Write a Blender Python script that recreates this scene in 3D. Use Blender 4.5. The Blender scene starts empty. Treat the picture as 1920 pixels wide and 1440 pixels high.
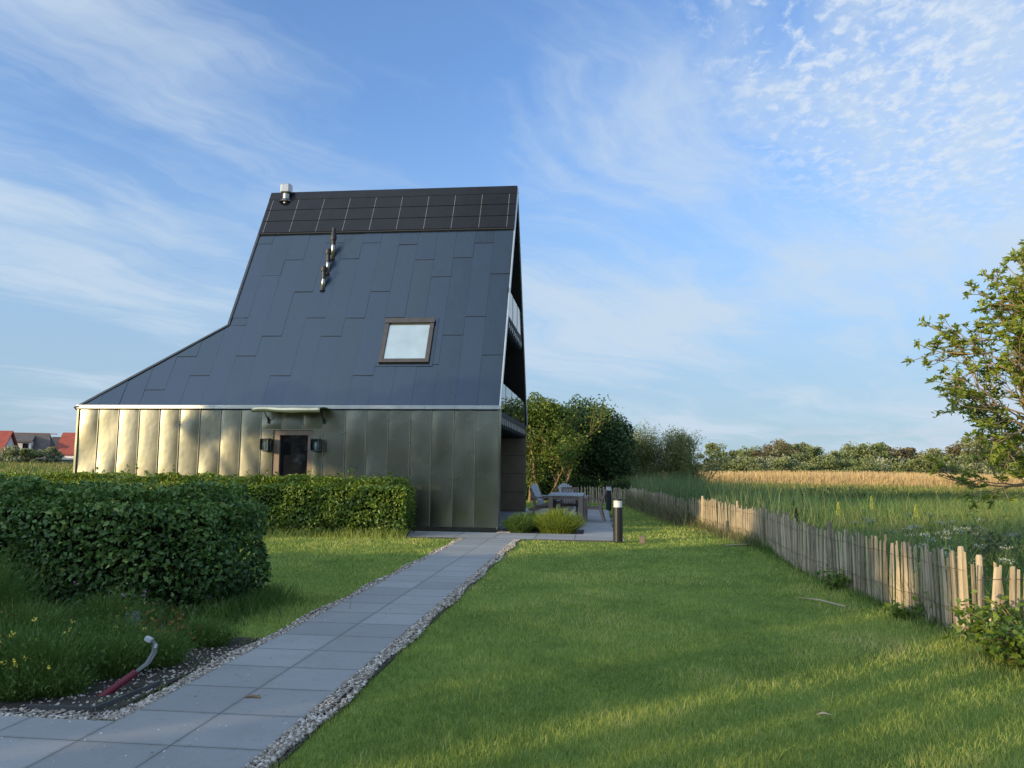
import bpy, bmesh, math, random
import numpy as np
from mathutils import Vector, Matrix
R = math.radians
sc = bpy.context.scene
col = sc.collection
rng = np.random.default_rng(7)
random.seed(7)

# ------------------------------------------------------------------ helpers
def link_mesh(name, verts, faces, mat, parent=None, smooth=False, rnd=None, loc=None):
    me = bpy.data.meshes.new(name)
    me.from_pydata([tuple(v) for v in verts], [], faces)
    if smooth:
        me.polygons.foreach_set('use_smooth', [True] * len(me.polygons))
    if rnd is not None:
        a = me.attributes.new('rnd', 'FLOAT', 'POINT'); a.data.foreach_set('value', np.asarray(rnd, np.float32))
    me.materials.append(mat)
    o = bpy.data.objects.new(name, me); col.objects.link(o)
    if parent: o.parent = parent
    if loc is not None: o.location = loc
    return o

def fast_mesh(name, V, F, mat, parent=None, rnd=None, smooth=False, loc=None):
    """V (n,3) array, F (m,k) array with k = 3 or 4"""
    me = bpy.data.meshes.new(name)
    V = np.asarray(V, np.float32); F = np.asarray(F, np.int32); m, k = F.shape
    me.vertices.add(len(V)); me.vertices.foreach_set('co', V.ravel())
    me.loops.add(m * k); me.loops.foreach_set('vertex_index', F.ravel())
    me.polygons.add(m); me.polygons.foreach_set('loop_start', np.arange(0, m * k, k, dtype=np.int32))
    if smooth: me.polygons.foreach_set('use_smooth', np.ones(m, bool))
    if rnd is not None:
        a = me.attributes.new('rnd', 'FLOAT', 'POINT'); a.data.foreach_set('value', np.asarray(rnd, np.float32))
    me.update(calc_edges=True)
    me.materials.append(mat)
    o = bpy.data.objects.new(name, me); col.objects.link(o)
    if parent: o.parent = parent
    if loc is not None: o.location = loc
    return o

def empty(name, loc, label, cat, rz=0, group=None):
    o = bpy.data.objects.new(name, None); col.objects.link(o)
    o.location = loc; o.rotation_euler = (0, 0, rz); o.empty_display_size = .2
    o['label'] = label; o['category'] = cat
    if group: o['group'] = group
    return o

def tag(o, label, cat, group=None, kind=None):
    o['label'] = label; o['category'] = cat
    if group: o['group'] = group
    if kind: o['kind'] = kind
    return o

def structure(o):
    o['kind'] = 'structure'; return o

class MB:
    def __init__(s): s.v = []; s.f = []
    def add(s, vs, fs):
        n = len(s.v); s.v += [tuple(v) for v in vs]; s.f += [tuple(i + n for i in f) for f in fs]; return s
    def box(s, x0, x1, y0, y1, z0, z1):
        return s.add([(x0,y0,z0),(x1,y0,z0),(x1,y1,z0),(x0,y1,z0),(x0,y0,z1),(x1,y0,z1),(x1,y1,z1),(x0,y1,z1)],
              [(0,3,2,1),(4,5,6,7),(0,1,5,4),(1,2,6,5),(2,3,7,6),(3,0,4,7)])
    def obox(s, c, ax, ay, az, hx, hy, hz):
        c, ax, ay, az = Vector(c), Vector(ax).normalized(), Vector(ay).normalized(), Vector(az).normalized()
        vs = [c + ax*hx*i + ay*hy*j + az*hz*k for k in (-1,1) for i, j in ((-1,-1),(1,-1),(1,1),(-1,1))]
        return s.add(vs, [(0,3,2,1),(4,5,6,7),(0,1,5,4),(1,2,6,5),(2,3,7,6),(3,0,4,7)])
    def beam(s, p, q, w, h, up=(0,0,1)):
        p, q = Vector(p), Vector(q); d = q - p
        a = d.cross(Vector(up)).normalized(); b = a.cross(d).normalized()
        return s.obox((p + q) / 2, d, a, b, d.length / 2, w / 2, h / 2)
    def prism(s, poly, ext):
        n = len(poly); e = Vector(ext); a = [Vector(p) for p in poly]
        fs = [tuple(range(n))[::-1], tuple(range(n, 2 * n))] + [(i, (i+1) % n, n + (i+1) % n, n + i) for i in range(n)]
        return s.add(a + [p + e for p in a], fs)
    def tube(s, pts, rad, n=8, cap=True):
        pts = [Vector(p) for p in pts]; m = len(pts)
        if not hasattr(rad, '__len__'): rad = [rad] * m
        ref = Vector((0.3, 0.9, 0.2)); vs = []
        for i, p in enumerate(pts):
            d = (pts[min(i+1, m-1)] - pts[max(i-1, 0)]).normalized()
            a = d.cross(ref)
            if a.length < .05: a = d.cross(Vector((1, 0, 0)))
            a.normalize(); b = d.cross(a)
            for k in range(n):
                t = 2 * math.pi * k / n; vs.append(p + (a * math.cos(t) + b * math.sin(t)) * rad[i])
        fs = [(i*n+k, i*n+(k+1) % n, (i+1)*n+(k+1) % n, (i+1)*n+k) for i in range(m-1) for k in range(n)]
        if cap: fs += [tuple(range(n))[::-1], tuple(range((m-1)*n, m*n))]
        return s.add(vs, fs)
    def lathe(s, prof, n=20, c=(0,0,0)):
        vs = [(c[0] + r*math.cos(2*math.pi*k/n), c[1] + r*math.sin(2*math.pi*k/n), c[2] + z) for r, z in prof for k in range(n)]
        m = len(prof)
        fs = [(i*n+k, i*n+(k+1) % n, (i+1)*n+(k+1) % n, (i+1)*n+k) for i in range(m-1) for k in range(n)]
        fs += [tuple(range(n))[::-1], tuple(range((m-1)*n, m*n))]
        return s.add(vs, fs)
    def build(s, name, mat, parent=None, smooth=False, bevel=0, loc=None, label=None):
        o = link_mesh(name, s.v, s.f, mat, parent, smooth, loc=loc)
        if bevel:
            b = o.modifiers.new('bevel', 'BEVEL'); b.width = bevel; b.segments = 2; b.limit_method = 'ANGLE'
        if label: o['label'] = label
        return o

# ------------------------------------------------------------------ node helpers
def new_mat(name):
    m = bpy.data.materials.new(name); m.use_nodes = True
    nt = m.node_tree
    for n in list(nt.nodes): nt.nodes.remove(n)
    return m, nt
def nd(nt, t, ins=None, **props):
    n = nt.nodes.new(t)
    for k, v in props.items(): setattr(n, k, v)
    for k, v in (ins or {}).items():
        if isinstance(v, bpy.types.NodeSocket): nt.links.new(v, n.inputs[k])
        else: n.inputs[k].default_value = v
    return n
def mth(nt, op, a, b=0.0, c=None, clamp=False):
    d = {0: a, 1: b}
    if c is not None: d[2] = c
    return nd(nt, 'ShaderNodeMath', d, operation=op, use_clamp=clamp).outputs[0]
def ramp(nt, fac, stops):
    n = nt.nodes.new('ShaderNodeValToRGB'); e = n.color_ramp.elements
    while len(e) < len(stops): e.new(.5)
    for i, (p, c) in enumerate(stops):
        e[i].position = p; e[i].color = (*c, 1) if len(c) == 3 else c
    nt.links.new(fac, n.inputs[0]); return n.outputs[0]
def mixc(nt, fac, a, b, blend='MIX'):
    n = nt.nodes.new('ShaderNodeMix'); n.data_type = 'RGBA'; n.blend_type = blend
    for s, v in ((0, fac), (6, a), (7, b)):
        if isinstance(v, bpy.types.NodeSocket): nt.links.new(v, n.inputs[s])
        else: n.inputs[s].default_value = v if s == 0 else (*v, 1)
    return n.outputs[2]
def noise(nt, vec, scale, detail=4, rough=.55, dist=0.0):
    return nd(nt, 'ShaderNodeTexNoise', {'Vector': vec, 'Scale': scale, 'Detail': detail, 'Roughness': rough, 'Distortion': dist}).outputs[0]
def coords(nt, kind='Object'): return nd(nt, 'ShaderNodeTexCoord').outputs[kind]
def scaled(nt, vec, s): return nd(nt, 'ShaderNodeMapping', {'Vector': vec, 'Scale': s}).outputs[0]
def finish(m, nt, shader):
    o = nt.nodes.new('ShaderNodeOutputMaterial'); nt.links.new(shader, o.inputs[0]); return m

def simple(name, c, rough=.6, metal=0.0, var=.25, scale=6.0, bump=0.0, bscale=60.0, spec=.5, stretch=(1,1,1)):
    m, nt = new_mat(name); co = scaled(nt, coords(nt), stretch)
    f = noise(nt, co, scale, 5)
    d = tuple(x * (1 - var) for x in c); l = tuple(min(1, x * (1 + var)) for x in c)
    cc = ramp(nt, f, [(.3, d), (.7, l)])
    ins = {'Base Color': cc, 'Roughness': rough, 'Metallic': metal, 'Specular IOR Level': spec}
    if bump:
        ins['Normal'] = nd(nt, 'ShaderNodeBump', {'Height': noise(nt, co, bscale, 4), 'Strength': bump, 'Distance': .02}).outputs[0]
    return finish(m, nt, nd(nt, 'ShaderNodeBsdfPrincipled', ins).outputs[0])

def leafmat(name, stops, trans=.35, rough=.5, spec=.35, nscale=.8, namt=.5):
    """leaf material: colour from the per-leaf attribute plus a broad noise"""
    m, nt = new_mat(name)
    at = nd(nt, 'ShaderNodeAttribute', attribute_name='rnd').outputs['Fac']
    ns = noise(nt, coords(nt), nscale, 3)
    f = mth(nt, 'ADD', at, mth(nt, 'MULTIPLY', mth(nt, 'SUBTRACT', ns, .5), namt), clamp=True)
    c = ramp(nt, f, stops)
    p = nd(nt, 'ShaderNodeBsdfPrincipled', {'Base Color': c, 'Roughness': rough, 'Specular IOR Level': spec})
    tc = mixc(nt, .5, c, (1.0, .95, .25), 'MULTIPLY')
    t = nd(nt, 'ShaderNodeBsdfTranslucent', {'Color': tc})
    s = nd(nt, 'ShaderNodeMixShader', {0: trans, 1: p.outputs[0], 2: t.outputs[0]})
    return finish(m, nt, s.outputs[0])

# ------------------------------------------------------------------ camera, sun, sky
CAM = Vector((2.4884, -19.4946, 1.6))
yaw, pitch, roll, FPX = .1107, .1056, .0103, 1469.8
fw = Vector((-math.sin(yaw)*math.cos(pitch), math.cos(yaw)*math.cos(pitch), math.sin(pitch)))
rt = Vector((math.cos(yaw), math.sin(yaw), 0)); up = rt.cross(fw)
r2 = rt*math.cos(roll) + up*math.sin(roll); u2 = -rt*math.sin(roll) + up*math.cos(roll)
cd = bpy.data.cameras.new('camera'); cam = bpy.data.objects.new('camera', cd); col.objects.link(cam)
M = Matrix((( r2.x, u2.x, -fw.x, CAM.x), (r2.y, u2.y, -fw.y, CAM.y), (r2.z, u2.z, -fw.z, CAM.z), (0,0,0,1)))
cam.matrix_world = M
cd.sensor_width = 36; cd.lens = 36*FPX/1920; cd.clip_start = .05; cd.clip_end = 8000
sc.camera = cam
sc.view_settings.view_transform = 'Standard'; sc.view_settings.look = 'None'
sc.view_settings.exposure = 0; sc.view_settings.gamma = 1

SUN_EL = R(9.5); SAZ = Vector((-.766, -.643, 0)).normalized()      # towards the sun
sd = bpy.data.lights.new('sun', 'SUN'); so = bpy.data.objects.new('sun', sd); col.objects.link(so)
sd.energy = 5.0; sd.angle = R(.5); sd.color = (1, .77, .42)
todir = Vector((SAZ.x*math.cos(SUN_EL), SAZ.y*math.cos(SUN_EL), math.sin(SUN_EL)))
so.rotation_euler = todir.to_track_quat('Z', 'Y').to_euler()

def build_world():
    w = bpy.data.worlds.new('World'); sc.world = w; w.use_nodes = True
    nt = w.node_tree
    for n in list(nt.nodes): nt.nodes.remove(n)
    sky = nd(nt, 'ShaderNodeTexSky', sky_type='NISHITA', sun_disc=False, sun_elevation=SUN_EL,
             sun_rotation=math.atan2(SAZ.x, SAZ.y), air_density=1.0, dust_density=.6, ozone_density=2.0, altitude=0)
    g = coords(nt, 'Generated')
    sep = nd(nt, 'ShaderNodeSeparateXYZ', {0: g}).outputs
    zc = mth(nt, 'MAXIMUM', sep[2], 0.0)
    den = mth(nt, 'ADD', zc, .10)
    u = mth(nt, 'DIVIDE', sep[0], den); v = mth(nt, 'DIVIDE', sep[1], den)
    # rotate the cloud plane so that streaks run along azimuth A
    A = R(36); ca, sa = math.cos(A), math.sin(A)
    al = mth(nt, 'ADD', mth(nt, 'MULTIPLY', u, sa), mth(nt, 'MULTIPLY', v, ca))
    ac = mth(nt, 'SUBTRACT', mth(nt, 'MULTIPLY', u, ca), mth(nt, 'MULTIPLY', v, sa))
    pl = nd(nt, 'ShaderNodeCombineXYZ', {0: mth(nt, 'MULTIPLY', al, .36), 1: ac, 2: 0.0}).outputs[0]
    plain = nd(nt, 'ShaderNodeCombineXYZ', {0: u, 1: v, 2: 0.0}).outputs[0]
    warp = nd(nt, 'ShaderNodeTexNoise', {'Vector': plain, 'Scale': .75, 'Detail': 5, 'Roughness': .55}).outputs[1]
    wv = nd(nt, 'ShaderNodeVectorMath', {0: warp, 1: (.5, .5, .5)}, operation='SUBTRACT').outputs[0]
    wv = nd(nt, 'ShaderNodeVectorMath', {0: wv, 'Scale': .95}, operation='SCALE').outputs[0]
    plw = nd(nt, 'ShaderNodeVectorMath', {0: pl, 1: wv}, operation='ADD').outputs[0]
    st = noise(nt, plw, 1.25, 7, .56)                    # streaky cirrus
    fine = noise(nt, scaled(nt, plw, (.5, 2.4, 1)), 3.5, 6, .62)
    big = noise(nt, plain, .42, 3, .5)                  # where the veils lie
    cov = mth(nt, 'ADD', mth(nt, 'MULTIPLY', st, .75), mth(nt, 'MULTIPLY', fine, .25))
    cov = mth(nt, 'ADD', cov, mth(nt, 'MULTIPLY', mth(nt, 'SUBTRACT', big, .5), .9))
    cir = nd(nt, 'ShaderNodeMapRange', {0: cov, 1: .385, 2: .68, 3: .05, 4: .86}, interpolation_type='SMOOTHSTEP').outputs[0]
    # small altocumulus flakes in one part of the sky
    def lobe(az, el, c0, c1):
        d = (math.sin(az)*math.cos(el), math.cos(az)*math.cos(el), math.sin(el))
        dt = nd(nt, 'ShaderNodeVectorMath', {0: g, 1: d}, operation='DOT_PRODUCT').outputs['Value']
        return nd(nt, 'ShaderNodeMapRange', {0: dt, 1: math.cos(c0), 2: math.cos(c1), 3: 0.0, 4: 1.0}, interpolation_type='SMOOTHSTEP').outputs[0]
    fl = noise(nt, scaled(nt, plain, (1, .75, 1)), 27, 5, .62, .25)
    fl2 = noise(nt, plain, 2.6, 3)
    flk = nd(nt, 'ShaderNodeMapRange', {0: mth(nt, 'ADD', fl, mth(nt, 'MULTIPLY', mth(nt, 'SUBTRACT', fl2, .5), .5)), 1: .44, 2: .70, 3: 0.0, 4: .95}, interpolation_type='SMOOTHSTEP').outputs[0]
    flk = mth(nt, 'MULTIPLY', flk, lobe(R(26), R(31), R(19), R(9)))
    # low puffs near the horizon
    pz = nd(nt, 'ShaderNodeMapRange', {0: sep[2], 1: .020, 2: .033, 3: 0.0, 4: 1.0}, interpolation_type='SMOOTHSTEP').outputs[0]
    pz2 = nd(nt, 'ShaderNodeMapRange', {0: sep[2], 1: .058, 2: .036, 3: 0.0, 4: 1.0}, interpolation_type='SMOOTHSTEP').outputs[0]
    pn = noise(nt, scaled(nt, g, (9, 9, 42)), 1.3, 5, .5)
    puff = mth(nt, 'MULTIPLY', mth(nt, 'MULTIPLY', pz, pz2), nd(nt, 'ShaderNodeMapRange', {0: pn, 1: .5, 2: .62, 3: 0.0, 4: .55}, interpolation_type='SMOOTHSTEP').outputs[0])
    # haze towards the horizon
    hz = nd(nt, 'ShaderNodeMapRange', {0: sep[2], 1: .50, 2: .0, 3: 0.0, 4: .84}, interpolation_type='SMOOTHERSTEP').outputs[0]
    base = nd(nt, 'ShaderNodeHueSaturation', {'Hue': .5, 'Saturation': .93, 'Value': 1.0, 'Color': sky.outputs[0]}).outputs[0]
    K = 1 / WS
    tint = mixc(nt, 1.0, base, (1.18, 1.60, 2.22), 'MULTIPLY')
    c = mixc(nt, hz, tint, tuple(x*K for x in (.37, .51, .66)))
    # thin cloud towards the sun, out of view, brightened to lift the shade
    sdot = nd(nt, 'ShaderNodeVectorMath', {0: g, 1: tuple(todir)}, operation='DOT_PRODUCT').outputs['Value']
    fill_glow = mth(nt, 'ADD', 1.0, mth(nt, 'MULTIPLY', mth(nt, 'POWER', mth(nt, 'MAXIMUM', sdot, 0.0), 1.6), 3.2))
    ccol = nd(nt, 'ShaderNodeVectorMath', {0: tuple(x*K for x in (.60, .72, .85)), 'Scale': fill_glow}, operation='SCALE').outputs[0]
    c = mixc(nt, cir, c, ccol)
    c = mixc(nt, flk, c, tuple(x*K for x in (.68, .78, .92)))
    c = mixc(nt, puff, c, tuple(x*K for x in (.62, .68, .80)))
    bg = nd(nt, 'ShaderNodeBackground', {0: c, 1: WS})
    o = nt.nodes.new('ShaderNodeOutputWorld'); nt.links.new(bg.outputs[0], o.inputs[0])
WS = .15
build_world()

# ------------------------------------------------------------------ materials
def zinc_mat():
    m, nt = new_mat('weathered zinc'); co = coords(nt)
    n1 = noise(nt, co, .9, 4); n2 = noise(nt, scaled(nt, co, (30, 30, .6)), 3, 3)
    c = ramp(nt, mth(nt, 'ADD', mth(nt, 'MULTIPLY', n1, .7), mth(nt, 'MULTIPLY', n2, .3)), [(.3, (.235, .228, .180)), (.7, (.365, .352, .280))])
    ro = mth(nt, 'ADD', .21, mth(nt, 'MULTIPLY', noise(nt, co, .8, 1), .12))
    bp = nd(nt, 'ShaderNodeBump', {'Height': noise(nt, scaled(nt, co, (1.0, 1, .8)), 2.2, 2), 'Strength': .25, 'Distance': .03}).outputs[0]
    return finish(m, nt, nd(nt, 'ShaderNodeBsdfPrincipled', {'Base Color': c, 'Metallic': .96, 'Roughness': ro, 'Normal': bp}).outputs[0])
def roof_mat():
    m, nt = new_mat('dark blue roof sheet'); co = coords(nt)
    at = nd(nt, 'ShaderNodeAttribute', attribute_name='rnd').outputs['Fac']
    n1 = noise(nt, co, 1.1, 4); st = noise(nt, scaled(nt, co, (14, 1, 1)), 2, 3)
    n4 = noise(nt, scaled(nt, co, (1.6, .5, .5)), 1.3, 5, .6)
    f = mth(nt, 'ADD', mth(nt, 'MULTIPLY', at, .6), mth(nt, 'ADD', mth(nt, 'MULTIPLY', n1, .25), mth(nt, 'MULTIPLY', st, .15)))
    c = ramp(nt, f, [(.15, (.005, .010, .011)), (.5, (.008, .015, .024)), (.85, (.011, .020, .039))])
    c = mixc(nt, mth(nt, 'MULTIPLY', n4, .30), c, (.015, .024, .044))
    rg = mth(nt, 'ADD', mth(nt, 'MULTIPLY', at, .14), mth(nt, 'ADD', .10, mth(nt, 'MULTIPLY', n4, .18)))
    bp = nd(nt, 'ShaderNodeBump', {'Height': noise(nt, co, 1.7, 2), 'Strength': .22, 'Distance': .03}).outputs[0]
    return finish(m, nt, nd(nt, 'ShaderNodeBsdfPrincipled', {'Base Color': c, 'Metallic': 0.0, 'Roughness': rg, 'Specular Tint': (.66, .81, 1.0, 1), 'Specular IOR Level': .52, 'Normal': bp, 'IOR': 1.75}).outputs[0])
def glass_mat(name, ior=1.5, tint=(.9, .95, .95), rough=.0):
    m, nt = new_mat(name)
    fr = nd(nt, 'ShaderNodeFresnel', {'IOR': ior}).outputs[0]
    t = nd(nt, 'ShaderNodeBsdfTransparent', {'Color': (*tint, 1)}); g = nd(nt, 'ShaderNodeBsdfGlossy', {'Color': (1, 1, 1, 1), 'Roughness': rough})
    return finish(m, nt, nd(nt, 'ShaderNodeMixShader', {0: fr, 1: t.outputs[0], 2: g.outputs[0]}).outputs[0])
def darkglass():
    m, nt = new_mat('dark window glass')
    n = noise(nt, coords(nt), 1.5, 2)
    return finish(m, nt, nd(nt, 'ShaderNodeBsdfPrincipled', {'Base Color': ramp(nt, n, [(.3, (.006, .007, .010)), (.7, (.012, .012, .016))]), 'Roughness': .04, 'Specular IOR Level': .5}).outputs[0])
def tile_mat(cx, cy, sx, sy, name):
    """concrete paving: joints are drawn as dark narrow grooves, each slab a tone of its own"""
    m, nt = new_mat(name); co = coords(nt)
    s = nd(nt, 'ShaderNodeSeparateXYZ', {0: co}).outputs
    ux = mth(nt, 'DIVIDE', mth(nt, 'SUBTRACT', s[0], cx), sx); uy = mth(nt, 'DIVIDE', mth(nt, 'SUBTRACT', s[1], cy), sy)
    fx = mth(nt, 'ABSOLUTE', mth(nt, 'SUBTRACT', mth(nt, 'FRACT', ux), .5)); fy = mth(nt, 'ABSOLUTE', mth(nt, 'SUBTRACT', mth(nt, 'FRACT', uy), .5))
    mx = mth(nt, 'MAXIMUM', fx, fy)
    jn = nd(nt, 'ShaderNodeMapRange', {0: mx, 1: .4930, 2: .4975, 3: 0.0, 4: 1.0}).outputs[0]
    cell = nd(nt, 'ShaderNodeCombineXYZ', {0: mth(nt, 'FLOOR', ux), 1: mth(nt, 'FLOOR', uy), 2: 0.0}).outputs[0]
    wn = nd(nt, 'ShaderNodeTexWhiteNoise', {0: cell}, noise_dimensions='3D').outputs[0]
    n1 = noise(nt, co, 2.2, 6, .6); n2 = noise(nt, co, 90, 3)
    f = mth(nt, 'ADD', mth(nt, 'MULTIPLY', wn, .3), mth(nt, 'ADD', mth(nt, 'MULTIPLY', n1, .5), mth(nt, 'MULTIPLY', n2, .2)))
    c = ramp(nt, f, [(.2, (.235, .235, .228)), (.8, (.39, .385, .37))])
    n3 = noise(nt, co, 14, 4, .7)
    c = mixc(nt, nd(nt, 'ShaderNodeMapRange', {0: n3, 1: .56, 2: .76, 3: 0.0, 4: .40}).outputs[0], c, (.15, .15, .135))
    n5 = noise(nt, co, 1.1, 6, .7); c = mixc(nt, nd(nt, 'ShaderNodeMapRange', {0: n5, 1: .50, 2: .72, 3: 0.0, 4: .45}).outputs[0], c, (.20, .195, .18))
    jm = mth(nt, 'MULTIPLY', nd(nt, 'ShaderNodeMapRange', {0: mx, 1: .44, 2: .495, 3: 0.0, 4: .6}).outputs[0], n3); c = mixc(nt, jm, c, (.12, .125, .095))
    c = mixc(nt, jn, c, (.06, .06, .055))
    h = mth(nt, 'SUBTRACT', mth(nt, 'MULTIPLY', n2, .12), jn)
    bp = nd(nt, 'ShaderNodeBump', {'Height': h, 'Strength': .5, 'Distance': .006}).outputs[0]
    return finish(m, nt, nd(nt, 'ShaderNodeBsdfPrincipled', {'Base Color': c, 'Roughness': .8, 'Normal': bp, 'Specular IOR Level': .3}).outputs[0])
def wood_mat(name, a, b, rough=.75):
    m, nt = new_mat(name); co = coords(nt)
    at = nd(nt, 'ShaderNodeObjectInfo').outputs['Random']
    n1 = noise(nt, scaled(nt, co, (60, 60, 5)), 1.0, 5, .65); n2 = noise(nt, co, 3.0, 3)
    f = mth(nt, 'ADD', mth(nt, 'MULTIPLY', n1, .55), mth(nt, 'ADD', mth(nt, 'MULTIPLY', n2, .3), mth(nt, 'MULTIPLY', mth(nt, 'SUBTRACT', at, .5), .35)))
    c = ramp(nt, f, [(.2, a), (.65, b)])
    bp = nd(nt, 'ShaderNodeBump', {'Height': n1, 'Strength': .5, 'Distance': .004}).outputs[0]
    return finish(m, nt, nd(nt, 'ShaderNodeBsdfPrincipled', {'Base Color': c, 'Roughness': rough, 'Normal': bp, 'Specular IOR Level': .25}).outputs[0])

ZINC = zinc_mat(); ROOF = roof_mat()
TRIM = simple('pale zinc trim', (.55, .55, .52), .38, .75, .12, 3)
SEAMM = simple('bright seam edge', (.44, .41, .32), .3, .8, .1, 4)
DARKTRIM = simple('dark metal trim', (.05, .055, .06), .4, .4, .2, 3)
BLACK = simple('black stained boarding', (.012, .011, .011), .75, 0, .3, 8, stretch=(1, 1, 12))
BROWN = simple('brown zinc cladding', (.16, .125, .085), .5, .4, .1, 4)
DOORF = simple('brown painted door frame', (.22, .155, .115), .45, .1, .12, 4)
STEEL = simple('brushed steel', (.36, .34, .31), .28, .95, .1, 30, stretch=(1, 1, .1))
PIPEDK = simple('dark flue cap', (.03, .03, .032), .5, .3, .2, 9)
GREYMET = simple('grey lantern metal', (.10, .115, .12), .45, .6, .15, 20)
PV = simple('black solar glass', (.008, .008, .011), .20, 0, .25, 2.5, spec=.28)
PVLINE = simple('solar panel joint', (.30, .30, .30), .5, .2, .1, 4)
DGLASS = darkglass()
RAILGLASS = glass_mat('railing glass', 2.1)
LGLASS = glass_mat('lantern glass', 1.5)
BLIND = simple('skylight glass over pale blind', (.36, .41, .41), .03, .75, .10, 2)
WHITE = simple('white plastic', (.72, .72, .70), .4, 0, .05, 5)
ANTH = simple('anthracite lamp post', (.022, .023, .026), .42, .2, .12, 8)
TEAK = wood_mat('weathered grey brown teak', (.17, .125, .10), (.33, .265, .225))
TEAKG = wood_mat('weathered grey blue boards', (.27, .285, .30), (.46, .48, .50))
PALE = wood_mat('weathered chestnut paling', (.19, .150, .102), (.55, .445, .31))
WIRE = simple('rusty fence wire', (.10, .08, .065), .6, .5, .2, 20)
BARK = simple('grey brown bark', (.12, .095, .068), .9, 0, .35, 9, .6, 30)
BARKL = simple('lichen coated bark', (.27, .19, .10), .85, 0, .35, 12, .5, 40)
DIRT = simple('dark soil', (.045, .036, .028), .95, 0, .4, 9, .8, 40)
REDP = simple('dark red conduit', (.16, .010, .022), .45, 0, .12, 12)
CABLE = simple('grey cable', (.16, .17, .175), .5, 0, .1, 9)
SLATE = simple('grey thatch', (.125, .105, .095), .9, 0, .2, 1.2)
REDTILE = simple('red roof tiles', (.30, .060, .038), .7, 0, .2, 1.5)
BROWNTILE = simple('brown roof tiles', (.07, .055, .05), .8, 0, .2, 1.5)
WHITEWALL = simple('white rendered wall', (.72, .70, .68), .8, 0, .06, 1)
BRICKW = simple('brown brick wall', (.16, .10, .075), .85, 0, .15, 2)

# ------------------------------------------------------------------ the ground
def smooth(t): t = np.clip(t, 0, 1); return t*t*(3 - 2*t)
def ground_z(x, y):
    r = np.hypot(x - CAM.x, y - CAM.y)
    left = smooth((-x - 15 - .22*np.maximum(y, 0)) / 30)
    return -.05 + 1.35*left*smooth((r - 45)/140) + .25*smooth((r-250)/1500)

def ground_mat():
    m, nt = new_mat('meadow ground'); co = coords(nt)
    n1 = noise(nt, co, .05, 5, .6); n2 = noise(nt, scaled(nt, co, (1, .35, 1)), .35, 5, .6); n3 = noise(nt, co, 5, 4)
    f = mth(nt, 'ADD', mth(nt, 'MULTIPLY', n1, .5), mth(nt, 'ADD', mth(nt, 'MULTIPLY', n2, .35), mth(nt, 'MULTIPLY', n3, .2)))
    c = ramp(nt, f, [(.36, (.07, .115, .035)), (.52, (.135, .16, .05)), (.66, (.20, .19, .07))])
    return finish(m, nt, nd(nt, 'ShaderNodeBsdfPrincipled', {'Base Color': c, 'Roughness': .95, 'Specular IOR Level': .1}).outputs[0])
rr = np.concatenate([[0], np.geomspace(2, 3500, 90)]); th = np.linspace(0, 2*np.pi, 145)[:-1]
GV = [(CAM.x, CAM.y, -.05)]; GF = []
for r_ in rr[1:]:
    xs = CAM.x + r_*np.cos(th); ys = CAM.y + r_*np.sin(th)
    GV += list(zip(xs, ys, ground_z(xs, ys)))
nT = len(th)
GF += [(0, 1 + k, 1 + (k+1) % nT) for k in range(nT)]
for i in range(len(rr) - 2):
    a = 1 + i*nT
    GF += [(a+k, a+nT+k, a+nT+(k+1) % nT, a+(k+1) % nT) for k in range(nT)]
structure(link_mesh('ground', GV, GF, ground_mat(), smooth=True))

# fence line (used by the lawn edge too)
FENCE = [(6.02, -11.30), (5.84, -9.2), (5.77, -5.9), (5.80, -3.2), (5.78, -1.2), (5.40, 2.2), (5.02, 3.8), (4.80, 6.0), (4.30, 11.0), (3.95, 15.5)]
FY = np.array([-30.0] + [p[1] for p in FENCE] + [40.0]); FX = np.array([7.5] + [p[0] for p in FENCE] + [3.0])
def fence_x(y): return np.interp(y, FY, FX)

def lawn_mat():
    m, nt = new_mat('mown lawn'); co = coords(nt)
    n1 = noise(nt, co, .6, 5, .6); n2 = noise(nt, co, 22, 4, .7)
    f = mth(nt, 'ADD', mth(nt, 'MULTIPLY', n1, .6), mth(nt, 'MULTIPLY', n2, .4))
    c = ramp(nt, f, [(.3, (.085, .12, .028)), (.5, (.16, .23, .045)), (.7, (.25, .31, .07))])
    bp = nd(nt, 'ShaderNodeBump', {'Height': n2, 'Strength': .9, 'Distance': .03}).outputs[0]
    return finish(m, nt, nd(nt, 'ShaderNodeBsdfPrincipled', {'Base Color': c, 'Roughness': .95, 'Normal': bp, 'Specular IOR Level': .1}).outputs[0])
ys = np.concatenate([[-24, -18, -14], FY[1:-1], [24]]); ys.sort()
LV = []; LF = []
for y in ys: LV += [(-16, y, -.012), (float(fence_x(y)) + .12, y, -.012)]
for i in range(len(ys) - 1): LF.append((2*i, 2*i+1, 2*i+3, 2*i+2))
structure(link_mesh('lawn', LV, LF, lawn_mat()))

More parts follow.
